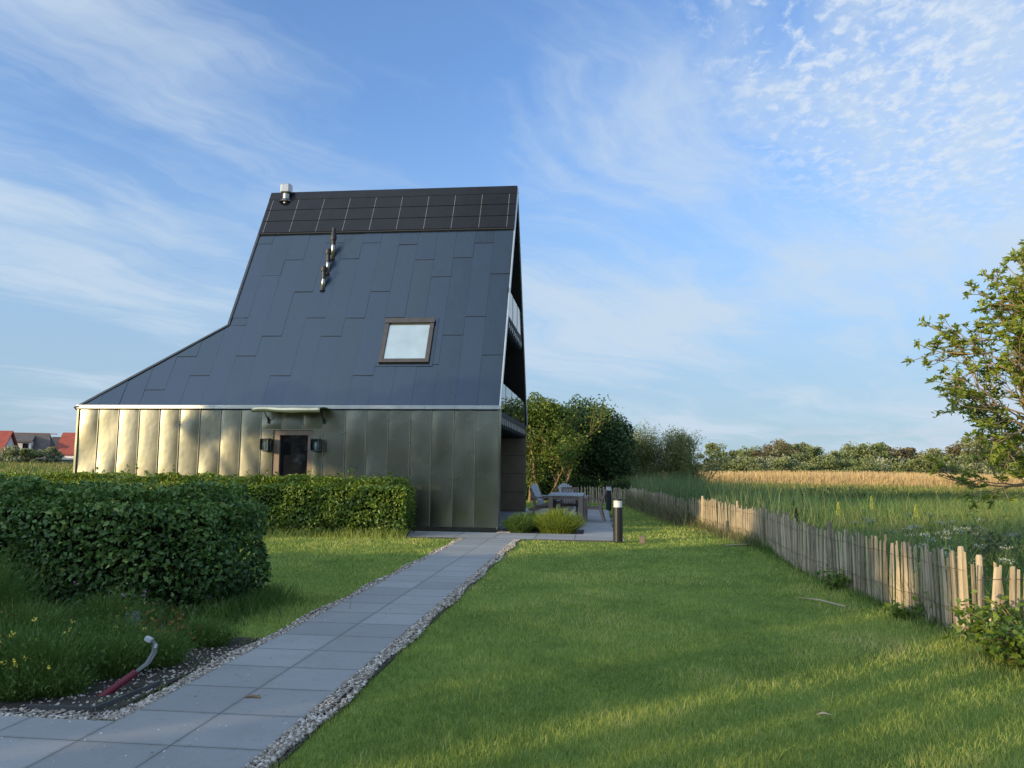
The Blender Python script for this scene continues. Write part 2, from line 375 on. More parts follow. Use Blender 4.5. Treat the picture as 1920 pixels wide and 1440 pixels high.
# path: two slabs wide, with a branch to the left in front, a cross strip along the house and the terrace
PL, PR = -.48, .64; TX, TY = .56, .585; JY = -13.94
PATHM = tile_mat((PL+PR)/2, JY, TX, TY, 'grey concrete paving')
TERM = tile_mat(2.85, -1.95, .9, .9, 'grey terrace paving')
mb = MB()
mb.box(PL, PR, JY - 10*TY, -1.95, -.05, .016)
mb.box(-9, PL, -16.52, -14.76, -.05, .016)
structure(mb.build('path', PATHM))
mb = MB(); mb.box(-2.3, 2.85, -1.95, -.42, -.05, .020); mb.box(2.12, 2.85, -.42, 1.15, -.05, .020); mb.box(-.95, 2.85, 1.15, 11.0, -.05, .020)
structure(mb.build('terrace', TERM))
structure(MB().box(.02, 2.12, -.42, 1.15, -.05, .006).build('lavender_bed', DIRT))
structure(MB().box(-4.2, -.62, -14.74, -12.35, -.05, .012).build('flower_bed', DIRT))

# ------------------------------------------------------------------ pebbles, shells
def ico():
    bm = bmesh.new(); bmesh.ops.create_icosphere(bm, subdivisions=1, radius=1)
    v = np.array([x.co[:] for x in bm.verts]); f = np.array([[q.index for q in x.verts] for x in bm.faces]); bm.free(); return v, f
IV, IF = ico()
def rand_rot(n):
    q = rng.normal(size=(n, 4)); q /= np.linalg.norm(q, axis=1)[:, None]; w, x, y, z = q.T
    return np.stack([1-2*(y*y+z*z), 2*(x*y-z*w), 2*(x*z+y*w), 2*(x*y+z*w), 1-2*(x*x+z*z), 2*(y*z-x*w), 2*(x*z-y*w), 2*(y*z+x*w), 1-2*(x*x+y*y)], 1).reshape(n, 3, 3)
def pebbles(name, P, size, mat, flat=.6):
    n = len(P); Rm = rand_rot(n); a = rng.uniform(0, 6.28, n)
    sc3 = size[:, None]*np.stack([rng.uniform(.7, 1.3, n), rng.uniform(.6, 1.0, n), rng.uniform(.3, .7, n)], 1)
    base = IV[None]*rng.uniform(.85, 1.15, (n, len(IV), 1))*sc3[:, None, :]
    tilt = rng.normal(0, .35, (n, 2))
    ca, sa = np.cos(a), np.sin(a)
    X = base[..., 0]*ca[:, None] - base[..., 1]*sa[:, None]; Y = base[..., 0]*sa[:, None] + base[..., 1]*ca[:, None]
    Z = base[..., 2] + X*tilt[:, :1] + Y*tilt[:, 1:]
    V = np.stack([X, Y, Z], 2) + P[:, None, :]
    F = IF[None] + (np.arange(n)*len(IV))[:, None, None]
    return fast_mesh(name, V.reshape(-1, 3), F.reshape(-1, 3), mat, rnd=np.repeat(rng.random(n), len(IV)))
def attrmat(name, stops, rough=.8):
    m, nt = new_mat(name)
    at = nd(nt, 'ShaderNodeAttribute', attribute_name='rnd').outputs['Fac']
    c = ramp(nt, at, stops); c = mixc(nt, noise(nt, coords(nt), 160, 3), c, (.06, .055, .05), 'MIX') if False else c
    n = noise(nt, coords(nt), 120, 3)
    c = mixc(nt, mth(nt, 'MULTIPLY', n, .35), c, (.14, .12, .10))
    return finish(m, nt, nd(nt, 'ShaderNodeBsdfPrincipled', {'Base Color': c, 'Roughness': rough, 'Specular IOR Level': .3}).outputs[0])
PEB = attrmat('gravel pebbles', [(0, (.14, .12, .095)), (.3, (.32, .265, .21)), (.6, (.50, .43, .35)), (1, (.80, .75, .67))])
def strip_pts(n, x0, x1, y0, y1, z):
    # denser towards the camera
    t = rng.random(n)**1.7
    return np.stack([rng.uniform(x0, x1, n), y0 + (y1 - y0)*t, np.full(n, z) + rng.uniform(-.004, .010, n)], 1)
P = np.concatenate([strip_pts(6500, PL-.11, PL+.005, -14.72, -2.0, .008), strip_pts(9500, PR-.005, PR+.135, -16.8, -2.0, .008),
                    strip_pts(1500, -3.6, PL-.1, -14.76, -14.60, .01)[:, [0, 1, 2]], strip_pts(900, 2.86, 3.02, -2.0, 6, .008),
                    strip_pts(500, .03, .35, -.40, .2, .012)])
P[:, 0] += .03*np.sin(P[:, 1]*3)*((P[:, 0] < PL-.07) | (P[:, 0] > PR+.09))
tag(pebbles('gravel', P, rng.uniform(.008, .019, len(P)), PEB), 'strip of mixed pale and brown pebbles along the paved path edges', 'gravel', kind='stuff')
structure(MB().box(PL-.12, PL, -14.74, -1.95, -.05, .002).box(PR, PR+.14, -17.5, -1.95, -.05, .002).box(-4.2, PL-.12, -14.76, -14.6, -.05, .0035).box(2.85, 3.04, -1.95, 8, -.05, .002).build('gravel_bed', DIRT))
# chips scattered over the soil of the bed
n = 900; bx = rng.uniform(-1.75, -.62, n); by = rng.uniform(-14.6, -12.7, n); keep = bx > -1.5 + .35*np.abs(by + 13.9)
Pc = np.stack([bx, by, np.full(n, .014)], 1)[keep]
tag(pebbles('shell_chips', Pc, rng.uniform(.006, .015, len(Pc)), attrmat('pale shell chips', [(0, (.3, .26, .2)), (1, (.7, .66, .6))])), 'pale shell chips scattered over the dark soil by the red conduit', 'shell chips', kind='stuff')
n = 170; t = rng.random(n)**1.5
Ps = np.stack([rng.uniform(PL, PR, n), -15.5 + 10*t, np.full(n, .018)], 1)
Ps = np.concatenate([Ps, np.stack([rng.uniform(-2.2, .5, 60), rng.uniform(-16.2, -14.8, 60), np.full(60, .018)], 1)])
tag(pebbles('path_litter', Ps, rng.uniform(.003, .009, len(Ps)), attrmat('white shell fragments', [(0, (.25, .22, .18)), (.3, (.5, .48, .44)), (1, (.75, .73, .7))])), 'tiny white shell fragments scattered on the grey paving', 'shell fragments', kind='stuff')

# ------------------------------------------------------------------ blades (lawn, reeds, meadow)
def blades(name, P, h, w, lean, mat, segs=2, parent=None, rnd=None, tipw=.15, droop=.0, az=None):
    """P (n,3) roots; h,w,lean arrays. Each blade is a strip of segs quads, narrowing upward and bending over."""
    n = len(P); a = rng.uniform(0, 2*np.pi, n) if az is None else az
    d = np.stack([np.cos(a), np.sin(a)], 1); s = np.stack([-d[:, 1], d[:, 0]], 1)
    tw = rng.uniform(0, 2*np.pi, n); s = np.stack([np.cos(tw), np.sin(tw)], 1)
    V = np.zeros((n, (segs+1)*2, 3), np.float32)
    for i in range(segs+1):
        t = i/segs; off = lean*t**1.7; z = h*(t - droop*t**3)
        ww = w*(1 - (1 - tipw)*t**1.5)*.5
        for j, sg in enumerate((-1, 1)):
            V[:, 2*i+j, 0] = P[:, 0] + d[:, 0]*off + sg*s[:, 0]*ww
            V[:, 2*i+j, 1] = P[:, 1] + d[:, 1]*off + sg*s[:, 1]*ww
            V[:, 2*i+j, 2] = P[:, 2] + z
    F = np.array([[2*i, 2*i+1, 2*i+3, 2*i+2] for i in range(segs)])
    F = F[None] + (np.arange(n)*(segs+1)*2)[:, None, None]
    rv = rng.random(n) if rnd is None else rnd
    return fast_mesh(name, V.reshape(-1, 3), F.reshape(-1, 4), mat, parent, rnd=np.repeat(rv, (segs+1)*2))

GRASS = leafmat('lawn grass blades', [(0, (.12, .185, .042)), (.40, (.315, .405, .10)), (.75, (.49, .53, .13)), (1, (.68, .58, .29))], .40, .55, .25, .9, .9)
def polar(n, r0, r1, a0, a1, power=0.0):
    r = np.exp(rng.uniform(np.log(r0), np.log(r1), n)) if power == 0 else r0 + (r1-r0)*rng.random(n)**power
    a = rng.uniform(a0, a1, n)
    return CAM.x + r*np.sin(a), CAM.y + r*np.cos(a), r
def in_rect(x, y, x0, x1, y0, y1): return (x > x0) & (x < x1) & (y > y0) & (y < y1)
x, y, r = polar(560000, 2.7, 42, R(-52), R(40))
ok = (x < fence_x(y) + .08) & (x > -15) & (y < 22)
for q in ((PL-.105, PR+.125, -30, -1.9), (-30, PL, -16.55, -14.58), (-2.3, 2.86, -1.97, 2.0), (-1, 2.86, 1, 11.02), (-12, .1, -.1, 7.6), (-4.2, -.85, -14.7, -12.5), (-12, -1.7, -11.5, -10.4), (-15, -1.9, -1.9, -.9)):
    ok &= ~in_rect(x, y, *q)
x, y, r = x[ok], y[ok], r[ok]
n = len(x)
patch = np.sin(x*1.3 + 2*np.sin(y*.7))*np.sin(y*1.1 + 1.5*np.sin(x*.9))
patch2 = np.sin(x*4.1 + 1.3*np.sin(y*3.3))*np.sin(y*3.7 + np.sin(x*2.9))
edge = np.exp(-np.maximum(fence_x(y) - x, 0)/.35)
hh = (.031 + .008*patch + .009*patch2)*rng.uniform(.6, 1.45, n)*(1 + .9*edge*rng.random(n))*(1 + 1.1*(rng.random(n) < .012))
ww = .0030*np.sqrt(r/3)*np.clip(r/9, 1, 2.5)
patch3 = np.sin(x*.55 + 1.1*np.sin(y*.43))*np.sin(y*.62 + .8*np.sin(x*.7)); patch4 = np.sin(x*11 + 2*np.sin(y*7))*np.sin(y*9 + 2*np.sin(x*8))
rv = np.clip(.40 + .15*patch + .15*patch2 + .12*patch3 + .12*patch4 + rng.normal(0, .22, n), 0, 1)
tag(blades('grass', np.stack([x, y, np.full(n, -.012)], 1), hh, ww*rng.uniform(.7, 1.3, n), hh*rng.uniform(.1, 1.0, n), GRASS, 2, rnd=rv),
    'short mown green grass of the lawn on both sides of the path', 'grass', kind='stuff')

# reeds and meadow beyond the fence
REED = leafmat('green reeds', [(0, (.07, .135, .040)), (.5, (.16, .260, .070)), (.85, (.33, .40, .10)), (1, (.52, .44, .21))], .3, .5, .3, .25, .5)
REEDG = leafmat('grey green reeds', [(0, (.07, .14, .055)), (.45, (.125, .215, .085)), (.75, (.24, .28, .11)), (1, (.50, .42, .25))], .3, .5, .3, .5, .5)
GOLD = leafmat('dry golden reeds', [(0, (.36, .24, .09)), (.5, (.62, .43, .21)), (1, (.82, .62, .37))], .3, .6, .2, .12, .6)
MEAD = leafmat('meadow grass', [(0, (.07, .13, .03)), (.45, (.16, .21, .05)), (.8, (.30, .27, .09)), (1, (.45, .33, .15))], .3, .6, .2, .06, 1.0)
# tall reeds standing against the far stretch of the fence
n = 13000; y = rng.uniform(.2, 26, n); x = fence_x(y) + .08 + rng.exponential(1.5, n)
hh = (.45 + 1.0*smooth((y + .5)/4.5))*rng.uniform(.5, 1.1, n)*(.86 + .2*np.sin(y*1.9 + x)*np.sin(x*1.3 + 1)) + .35*(rng.random(n) < .05)
tag(blades('reeds', np.stack([x, y, np.full(n, -.05)], 1), hh, rng.uniform(.010, .024, n), hh*rng.uniform(.05, .3, n), REEDG, 3, rnd=np.clip(rng.beta(1.6, 2.2, n)+.1*(x < fence_x(y) + .6), 0, 1)),
    'tall grey green reeds with pale dead stalks growing behind the fence', 'reeds', kind='stuff')
# green bed
x, y, r = polar(115000, 9, 50, R(-4), R(44))
ok = (x > fence_x(y) + .05) & ((y < 22) | (x > 5 + .3*(y-22)))
x, y, r = x[ok], y[ok], r[ok]; n = len(x)
hh = (.52 + .13*np.sin(x*.5)*np.sin(y*.4 + x*.2) + .16*smooth((r-20)/10)*smooth((40 - r)/10))*rng.uniform(.55, 1.15, n)
tag(blades('marsh_grass', np.stack([x, y, ground_z(x, y)], 1), hh, .008*np.sqrt(r/8)*rng.uniform(.7, 1.5, n)*1.3, hh*rng.uniform(.1, .6, n), REED, 3, droop=.12, rnd=np.clip(rng.beta(2, 2.6, n) + .35*((r > 52) * rng.random(n)), 0, 1)),
    'dense dark green marsh grass filling the ground beyond the fence', 'marsh grass', kind='stuff')
# yellow green meadow, then golden reed stand
x, y, r = polar(52000, 42, 92, R(-6), R(46), 1.0); hh = rng.uniform(.25, .6, len(x))
tag(blades('meadow_grass', np.stack([x, y, ground_z(x, y)], 1), hh, rng.uniform(.04, .09, len(x)), hh*rng.uniform(.1, .5, len(x)), MEAD, 2),
    'low yellow green meadow grass in front of the golden reeds', 'meadow grass', kind='stuff')
x, y, r = polar(52000, 78, 128, R(-8), R(48), 1.4)
hh = (1.35 + .22*np.sin(x*.13 + 1)*np.sin(y*.07))*rng.uniform(.7, 1.12, len(x))*(.35 + .65*smooth((r-78)/12))
tag(blades('golden_reeds', np.stack([x, y, ground_z(x, y)], 1), hh, rng.uniform(.05, .12, len(x)), hh*rng.uniform(.05, .35, len(x)), GOLD, 3, rnd=np.clip(rng.beta(2, 2, len(x))*.75 + .25*smooth((r-84)/14), 0, 1)),
    'band of dry golden reeds in front of the distant wood', 'golden reeds', kind='stuff')
# left field in front of the village houses
x, y, r = polar(30000, 45, 190, R(-62), R(-25), 1.0); hh = rng.uniform(.2, .6, len(x))
tag(blades('field_grass', np.stack([x, y, ground_z(x, y)], 1), hh, rng.uniform(.05, .16, len(x)), hh*rng.uniform(.1, .6, len(x)), MEAD, 2),
    'rough sunlit field grass in front of the village houses', 'field grass', kind='stuff')

# ------------------------------------------------------------------ leaves
def leaf_mesh(name, P, size, mat, parent=None, nrm=None, up=.4, ratio=.5, rnd=None, aim=None, loc=None):
    """each leaf: a folded rhombus (two triangles); nrm pulls the leaf face towards a direction, aim its axis"""
    n = len(P)
    d = rng.normal(size=(n, 3))
    if aim is not None: d = d*.55 + aim
    d /= np.linalg.norm(d, axis=1)[:, None]
    q = rng.normal(size=(n, 3)); q[:, 2] += up*2
    if nrm is not None: q += nrm*1.6
    s = np.cross(d, q); s /= (np.linalg.norm(s, axis=1)[:, None] + 1e-9)
    nn = np.cross(s, d)
    L = size[:, None] if hasattr(size, '__len__') else np.full((n, 1), size)
    W = L*ratio*.5
    V = np.stack([P - d*L*.5, P - d*L*.05 - s*W + nn*W*.35, P + d*L*.5 - nn*L*.12, P - d*L*.05 + s*W + nn*W*.35], 1)
    F = np.array([[0, 2, 1], [0, 3, 2]])[None] + (np.arange(n)*4)[:, None, None]
    rv = rng.random(n) if rnd is None else rnd
    return fast_mesh(name, V.reshape(-1, 3), F.reshape(-1, 3), mat, parent, rnd=np.repeat(rv, 4), loc=loc)

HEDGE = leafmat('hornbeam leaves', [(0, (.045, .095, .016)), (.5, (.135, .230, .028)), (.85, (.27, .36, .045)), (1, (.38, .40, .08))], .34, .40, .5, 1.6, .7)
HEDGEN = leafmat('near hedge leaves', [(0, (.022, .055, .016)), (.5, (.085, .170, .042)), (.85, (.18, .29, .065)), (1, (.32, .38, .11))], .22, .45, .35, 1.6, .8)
CORE = simple('dark hedge core and twigs', (.016, .018, .010), 1, 0, .4, 12, spec=0)
def hedge(name, x0, x1, y0, y1, h, dens, lsize, mat, label, seed, rnd_end=.35):
    g = np.random.default_rng(seed)
    root = empty(name, ((x0+x1)/2, (y0+y1)/2, 0), label, 'hedge')
    W, D = x1 - x0, y1 - y0
    def bump(a, b): return .05*np.sin(a*2.3 + 1.7*np.sin(b*1.9)) + .035*np.sin(a*6.1 + b*5) + .03*np.sin(b*7.3 + a*3)
    pts = []; nr = []
    faces = [('f', W*h), ('b', W*h*.5), ('t', W*D), ('r', D*h), ('l', D*h*.3)]
    for k, area in faces:
        n = int(area*dens); a = g.random(n); b = g.random(n); dep = np.abs(g.normal(0, .075, n)) - .03
        if k in 'fb':
            X = x0 + a*W; Z = .04 + b*(h-.04); o = bump(X, Z) - dep
            Y = (y0 - o) if k == 'f' else (y1 + o); N = np.tile([0, -1 if k == 'f' else 1, .25], (n, 1))
        elif k == 't':
            X = x0 + a*W; Y = y0 + b*D; Z = h + bump(X, Y)*.9 - dep; N = np.tile([0, 0, 1.], (n, 1))
        else:
            Y = y0 + a*D; Z = .04 + b*(h-.04); o = bump(Y, Z) - dep
            X = x1 + o if k == 'r' else x0 - o; N = np.tile([1. if k == 'r' else -1, 0, .25], (n, 1))
        p = np.stack([X, Y, Z], 1)
        # round the upper edges and corners
        for ax, lo, hi in ((0, x0, x1), (1, y0, y1)):
            e = np.clip((rnd_end - np.minimum(p[:, ax]-lo, hi-p[:, ax]))/rnd_end, 0, 1)
            zt = np.clip((p[:, 2] - (h-rnd_end))/rnd_end, 0, 1)
            p[:, 2] -= rnd_end*.55*(e**2)*zt
            e2 = zt**2*.14
            p[:, ax] += np.where(p[:, ax] > (lo+hi)/2, -e2, e2)*(e > .25)
        # bottom is a bit narrower
        ez = np.clip((.35 - p[:, 2])/.35, 0, 1)*.10
        if k in 'fb': p[:, 1] += ez if k == 'f' else -ez
        if k == 'r': p[:, 0] -= ez
        pts.append(p); nr.append(N)
    # stray shoots on the top
    ns = int(W*22); sx = g.uniform(x0+.1, x1-.1, ns); sy = g.uniform(y0+.05, y1-.05, ns)
    for i in range(ns):
        hh_ = g.exponential(.055) + .02; m = 3 + int(hh_*40)
        t = g.random(m)
        pts.append(np.stack([np.full(m, sx[i]) + g.normal(0, .015, m), np.full(m, sy[i]) + g.normal(0, .015, m), h + .01 + t*hh_], 1)); nr.append(np.tile([0, 0, .3], (m, 1)))
    P = np.concatenate(pts); N = np.concatenate(nr)
    P[:, 0] -= (x0+x1)/2; P[:, 1] -= (y0+y1)/2
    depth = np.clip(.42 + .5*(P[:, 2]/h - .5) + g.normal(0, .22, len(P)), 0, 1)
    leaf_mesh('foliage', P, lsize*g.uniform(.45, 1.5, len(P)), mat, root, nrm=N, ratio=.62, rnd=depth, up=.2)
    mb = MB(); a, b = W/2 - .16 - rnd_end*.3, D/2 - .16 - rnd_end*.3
    mb.box(-a, a, -b, b, .05, h - .14 - rnd_end*.35)  # added dark block fills the inside against see-through; real twigs follow
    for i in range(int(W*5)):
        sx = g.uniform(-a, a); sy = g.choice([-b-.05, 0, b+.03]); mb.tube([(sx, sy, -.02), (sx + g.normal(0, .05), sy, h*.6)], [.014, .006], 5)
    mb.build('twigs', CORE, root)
    return root
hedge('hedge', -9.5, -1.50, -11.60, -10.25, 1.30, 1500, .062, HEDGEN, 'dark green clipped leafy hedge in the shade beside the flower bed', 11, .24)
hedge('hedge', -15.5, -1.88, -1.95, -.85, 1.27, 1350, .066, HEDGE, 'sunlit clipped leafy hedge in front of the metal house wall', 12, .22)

# ------------------------------------------------------------------ the metal house
He, Hr, Yr, Dp, Wd = 3.111, 10.148, 3.782, 7.56, 11.32
SL = math.hypot(Hr - He, Yr); CA, SA = Yr/SL, (Hr - He)/SL
X1, V1 = -7.857, 2.674
NF = Vector((0, -SA, CA)); NB = Vector((0, SA, CA)); NH = None
def rp(x, v, o=0.0, back=False):
    """point on the front (or back) roof plane: x along the eave, v up the slope, o outwards"""
    p = Vector((x, v*CA, He + v*SA)) + NF*o
    if back: p.y = Dp - p.y
    return p
house = empty('metal_house', (0, 0, 0), 'tall steep roofed metal clad house with a low left wing and solar panels', 'house')
# front wall: folded zinc sheets with standing seams, door opening left free
SEAMS = [-Wd, -10.73, -10.16, -9.58, -9.01, -8.45, -7.89, -7.32, -6.77, -6.21, -4.54, -3.97, -3.41, -2.84, -2.27, -1.72, -1.15, -.60, -.03]
g = np.random.default_rng(3)
def sheet(mb, x0, x1, z0, z1, y=0.0, nx=8, nz=22, amp=1.0, axis='y'):
    a1, a2, f1, f2, p1 = g.normal(0, 1), g.normal(0, 1), g.uniform(.6, 1.3), g.uniform(1.2, 2.4), g.uniform(0, 6)
    tilt = g.normal(0, .0042)
    vs = []
    for j in range(nz + 1):
        for i in range(nx + 1):
            u, w = i/nx, j/nz
            b = math.sin(math.pi*u)**.8*(.0125 + .0055*a1*math.sin(f1*6.28*w + p1) + .003*a2*math.sin(f2*6.28*w + 2*p1))*amp
            b += tilt*(u - .5)*2*min(1, amp) + .004*amp*math.sin(5*w + p1*2)*(u - .5)
            X, Z = x0 + (x1-x0)*u, z0 + (z1-z0)*w
            vs.append((X, y - b, Z) if axis == 'y' else (y - b, X, Z))
    fs = [(j*(nx+1)+i, j*(nx+1)+i+1, (j+1)*(nx+1)+i+1, (j+1)*(nx+1)+i) for j in range(nz) for i in range(nx)]
    if axis == 'x': fs = [f[::-1] for f in fs]
    mb.add(vs, fs)
def seam(mb, x, z0, z1): mb.box(x - .006, x + .006, -.022, .012, z0, z1)
mb = MB(); ms = MB()
for a, b in zip(SEAMS[:-1], SEAMS[1:]):
    if a == -6.21:
        sheet(mb, -6.21, -5.87, .10, 2.50, -.002, 5, 16, .5); sheet(mb, -4.80, -4.54, .10, 2.50, -.002, 4, 16, .5)
        for q0, q1 in ((-6.21, -5.65), (-5.65, -5.09), (-5.09, -4.54)): sheet(mb, q0, q1, 2.515, 3.03, -.006, 8, 8, .8)
    else: sheet(mb, a, b, .10, 3.03)
wall = mb.build('front_wall', ZINC, house, smooth=True)
for x in SEAMS[1:]: seam(ms, x, .10, 3.03)
for x in (-5.65, -5.09): seam(ms, x, 2.515, 3.03)
ms.box(-6.21, -4.54, -.016, .01, 2.497, 2.513)
ms.build('standing_seams', SEAMM, wall)
mb = MB()
mb.box(-Wd + .02, -5.88, .02, .28, .02, 3.06).box(-4.79, -.02, .02, .28, .02, 3.06).box(-5.88, -4.79, .02, .28, 2.49, 3.06)
mb.box(-Wd + .02, -Wd + .3, .28, Dp - .3, .02, 3.06); mb.box(-Wd + .02, -.02, Dp - .28, Dp, .02, 3.06)
mb.build('wall_core', BLACK, house)
mb = MB(); mb.box(-Wd, -5.9, -.012, .02, -.03, .094).box(-4.77, -.01, -.012, .02, -.03, .094); mb.build('plinth', simple('dark zinc plinth', (.06, .055, .045), .5, .6, .15, 5), house)
mb = MB(); sheet(mb, .02, Dp/2 - .01, .08, 3.04, -Wd + .004, 8, 12, .6, 'x'); sheet(mb, Dp/2 + .01, Dp - .02, .08, 3.04, -Wd + .004, 8, 12, .6, 'x')
mb.build('side_wall', ZINC, house, smooth=True)
MB().box(-Wd + .02, 0, Dp + .003, Dp + .02, .0, 3.04).build('rear_wall', ZINC, house)
# corner trims, fascia
MB().box(-.035, .022, -.045, .30, .03, 3.03).build('corner_trim', ZINC, house, bevel=.004)
MB().box(-Wd - .012, -Wd + .05, -.042, .05, .03, 3.03).build('corner_trim', ZINC, house, bevel=.004)
mb = MB(); 
for a, b in ((-Wd - .03, -7.5), (-7.494, -3.7), (-3.694, -1.9), (-1.894, .02)): mb.box(a, b, -.06, .02, 3.034, 3.130)
mb.build('eaves_fascia', TRIM, house, bevel=.004)
# door
mb = MB(); y0, y1 = .06, .16
mb.box(-5.868, -5.70, .02, .20, .0, 2.49).box(-4.95, -4.802, .02, .20, .0, 2.49).box(-5.70, -4.95, .02, .20, 2.36, 2.49)
door = mb.build('door', DOORF, house, bevel=.006)
MB().box(-5.70, -4.95, .10, .13, .12, 2.36).build('pane', DGLASS, door)
MB().box(-5.70, -4.95, .06, .15, .0, .12).build('threshold', DOORF, door, bevel=.004)
mb = MB(); mb.tube([(-5.02, .03, 1.0), (-5.02, -.03, 1.0), (-5.14, -.03, 1.0)], .009, 8).box(-5.035, -5.005, .01, .022, .93, 1.09); mb.build('handle', STEEL, door)
MB().box(-5.66, -4.99, .135, .18, .1, 2.3).build('dark_lining', BLACK, door)
# canopy: a thin folded metal sheet, a little bent, on two brackets
g2 = np.random.default_rng(5); vs = []; nx = 24; prof = [(.02, .055), (-.25, .05), (-.52, .03), (-.60, .018), (-.625, -.015), (-.628, -.10), (-.60, -.115)]
for i in range(nx+1):
    u = i/nx; x = -6.22 + 1.80*u; sag = .012*math.sin(u*9) + .018*math.sin(u*4 + 1) - .012*(1-u)
    for k, (py, pz) in enumerate(prof): vs.append((x + (.02*(k > 3) if u < .5 else -.01*(k > 3)), py + .006*math.sin(u*14 + k), 3.02 + pz + sag*(k/6)))
nk = len(prof)
fs = [(i*nk+k, i*nk+k+1, (i+1)*nk+k+1, (i+1)*nk+k) for i in range(nx) for k in range(nk-1)]
can = link_mesh('canopy', vs, fs, simple('pale canopy sheet', (.56, .49, .33), .30, .75, .25, 2.5), house, True)
sm = can.modifiers.new('solid', 'SOLIDIFY'); sm.thickness = .008
for x in (-6.0, -4.52):
    MB().tube([(x + .05, -.50, 3.0), (x, -.05, 2.74), (x, -.02, 2.72)], .013, 6).box(x - .03, x + .03, -.045, -.008, 2.66, 2.76).tube([(x, -.03, 2.74), (x - .03, -.03, 2.82)], .02, 6).build('bracket', PIPEDK, can)
# lanterns
def lantern(x):
    mb = MB(); z0, z1 = 1.97, 2.25; a = .105
    cx, cy = x, -.18
    for sx in (-1, 1):
        for sy in (-1, 1): mb.box(cx + sx*a - .008, cx + sx*a + .008, cy + sy*a - .008, cy + sy*a + .008, z0, z1)
    mb.box(cx - a - .012, cx + a + .012, cy - a - .012, cy + a + .012, z1, z1 + .018).box(cx - a - .012, cx + a + .012, cy - a - .012, cy + a + .012, z0 - .014, z0)
    mb.box(cx - .05, cx + .05, cy - .05, cy + .05, z0 - .04, z0 - .014).box(cx - a + .01, cx + a - .01, -.075 + .003, -.07, z0, z1)
    mb.box(cx - .045, cx + .045, -.075, -.006, z0 - .05, z1 - .08).tube([(cx - a + .02, cy + .02, z0 + .14), (cx + a - .02, cy + .02, z0 + .15)], .006, 4)
    mb.tube([(cx - a, cy - a, z0 + .01), (cx + a, cy - a, z1 - .01)], .004, 4).tube([(cx + a, cy - a, z0 + .01), (cx + a, cy + a - .01, z1 - .01)], .004, 4)
    la = mb.build('wall_lantern', GREYMET, house, bevel=.002)
    mb = MB(); mb.box(cx - a + .01, cx + a - .01, cy - a + .002, cy - a + .005, z0, z1).box(cx - a + .002, cx - a + .005, cy - a + .01, cy + a - .01, z0, z1).box(cx + a - .005, cx + a - .002, cy - a + .01, cy + a - .01, z0, z1)
    mb.build('glass', LGLASS, la)
    MB().lathe([(.022, z0), (.022, z0 + .07), (.03, z0 + .1), (.045, z0 + .15), (.03, z0 + .2), (.005, z0 + .215)], 12, (cx, cy, 0)).build('bulb', WHITE, la, smooth=True)
lantern(-6.0); lantern(-4.66)

# roof: slabs
def poly_slab(name, pts, nrm, t, mat, off=0.0):
    n = Vector(nrm); return MB().prism([Vector(p) + n*off for p in pts], -n*t).build(name, mat, house)
OV = .07
fpoly = [(-Wd - OV, -.06), (.0, -.06), (.0, SL), (X1, SL), (X1, V1 + .03)]
roof = poly_slab('roof', [rp(x, v) for x, v in fpoly], NF, .13, BLACK)
mb = MB().prism([rp(x, v, 0, True) for x, v in fpoly], -NB*.13); mb.build('rear_roof', BLACK, house)
MB().prism([rp(x, v, .012, True) for x, v in fpoly], -NB*.010).build('rear_sheet', ROOF, house)
h0, h1 = rp(-Wd - OV, -.06), rp(X1, V1 + .03); h2, h3 = Vector((h1.x, Dp - h1.y, h1.z)), Vector((h0.x, Dp - h0.y, h0.z))
NH = (h1 - h0).cross(h2 - h1); NH = NH.normalized(); NH = NH if NH.z > 0 else -NH
MB().prism([h0, h1, h2, h3], -NH*.02).build('wing_roof', ROOF, house)
gz = rp(X1, V1).z
MB().prism([rp(X1, V1 - .05), rp(X1, SL), rp(X1, V1 - .05, 0, True)], (.05, 0, 0)).build('left_gable', ROOF, house)
# roof sheets, each slightly tilted, overlapping at staggered cross joints
JN = {0: [1.60, 4.46], 1: [2.91, 5.68], 2: [2.27, 5.11], 3: [1.30, 4.38], 4: [2.20, 5.05], 5: [2.90, 5.68], 6: [.95, 3.86], 7: [2.90, 5.78], 8: [2.27, 5.15], 9: [2.92, 5.81],
      10: [.95, 3.89], 11: [2.29, 5.15], 12: [1.61, 4.53], 13: [2.95, 5.83], 14: [.96, 3.85], 15: [1.60], 16: [.50], 17: [], 18: [], 19: []}
def clip_left(poly):
    # keep the part to the right of the hip line from (-Wd-OV,-.06) to (X1,V1)
    ax, av, bx, bv = -Wd - OV + .05, -.06, X1 + .03, V1
    def side(p): return (bx-ax)*(p[1]-av) - (bv-av)*(p[0]-ax)
    out = []
    for i in range(len(poly)):
        p, q = poly[i], poly[(i+1) % len(poly)]; sp, sq = side(p), side(q)
        if sp <= 0: out.append(p)
        if sp*sq < 0: t = sp/(sp-sq); out.append((p[0]+(q[0]-p[0])*t, p[1]+(q[1]-p[1])*t))
    return out
V = []; F = []; RN = []
CW = .565
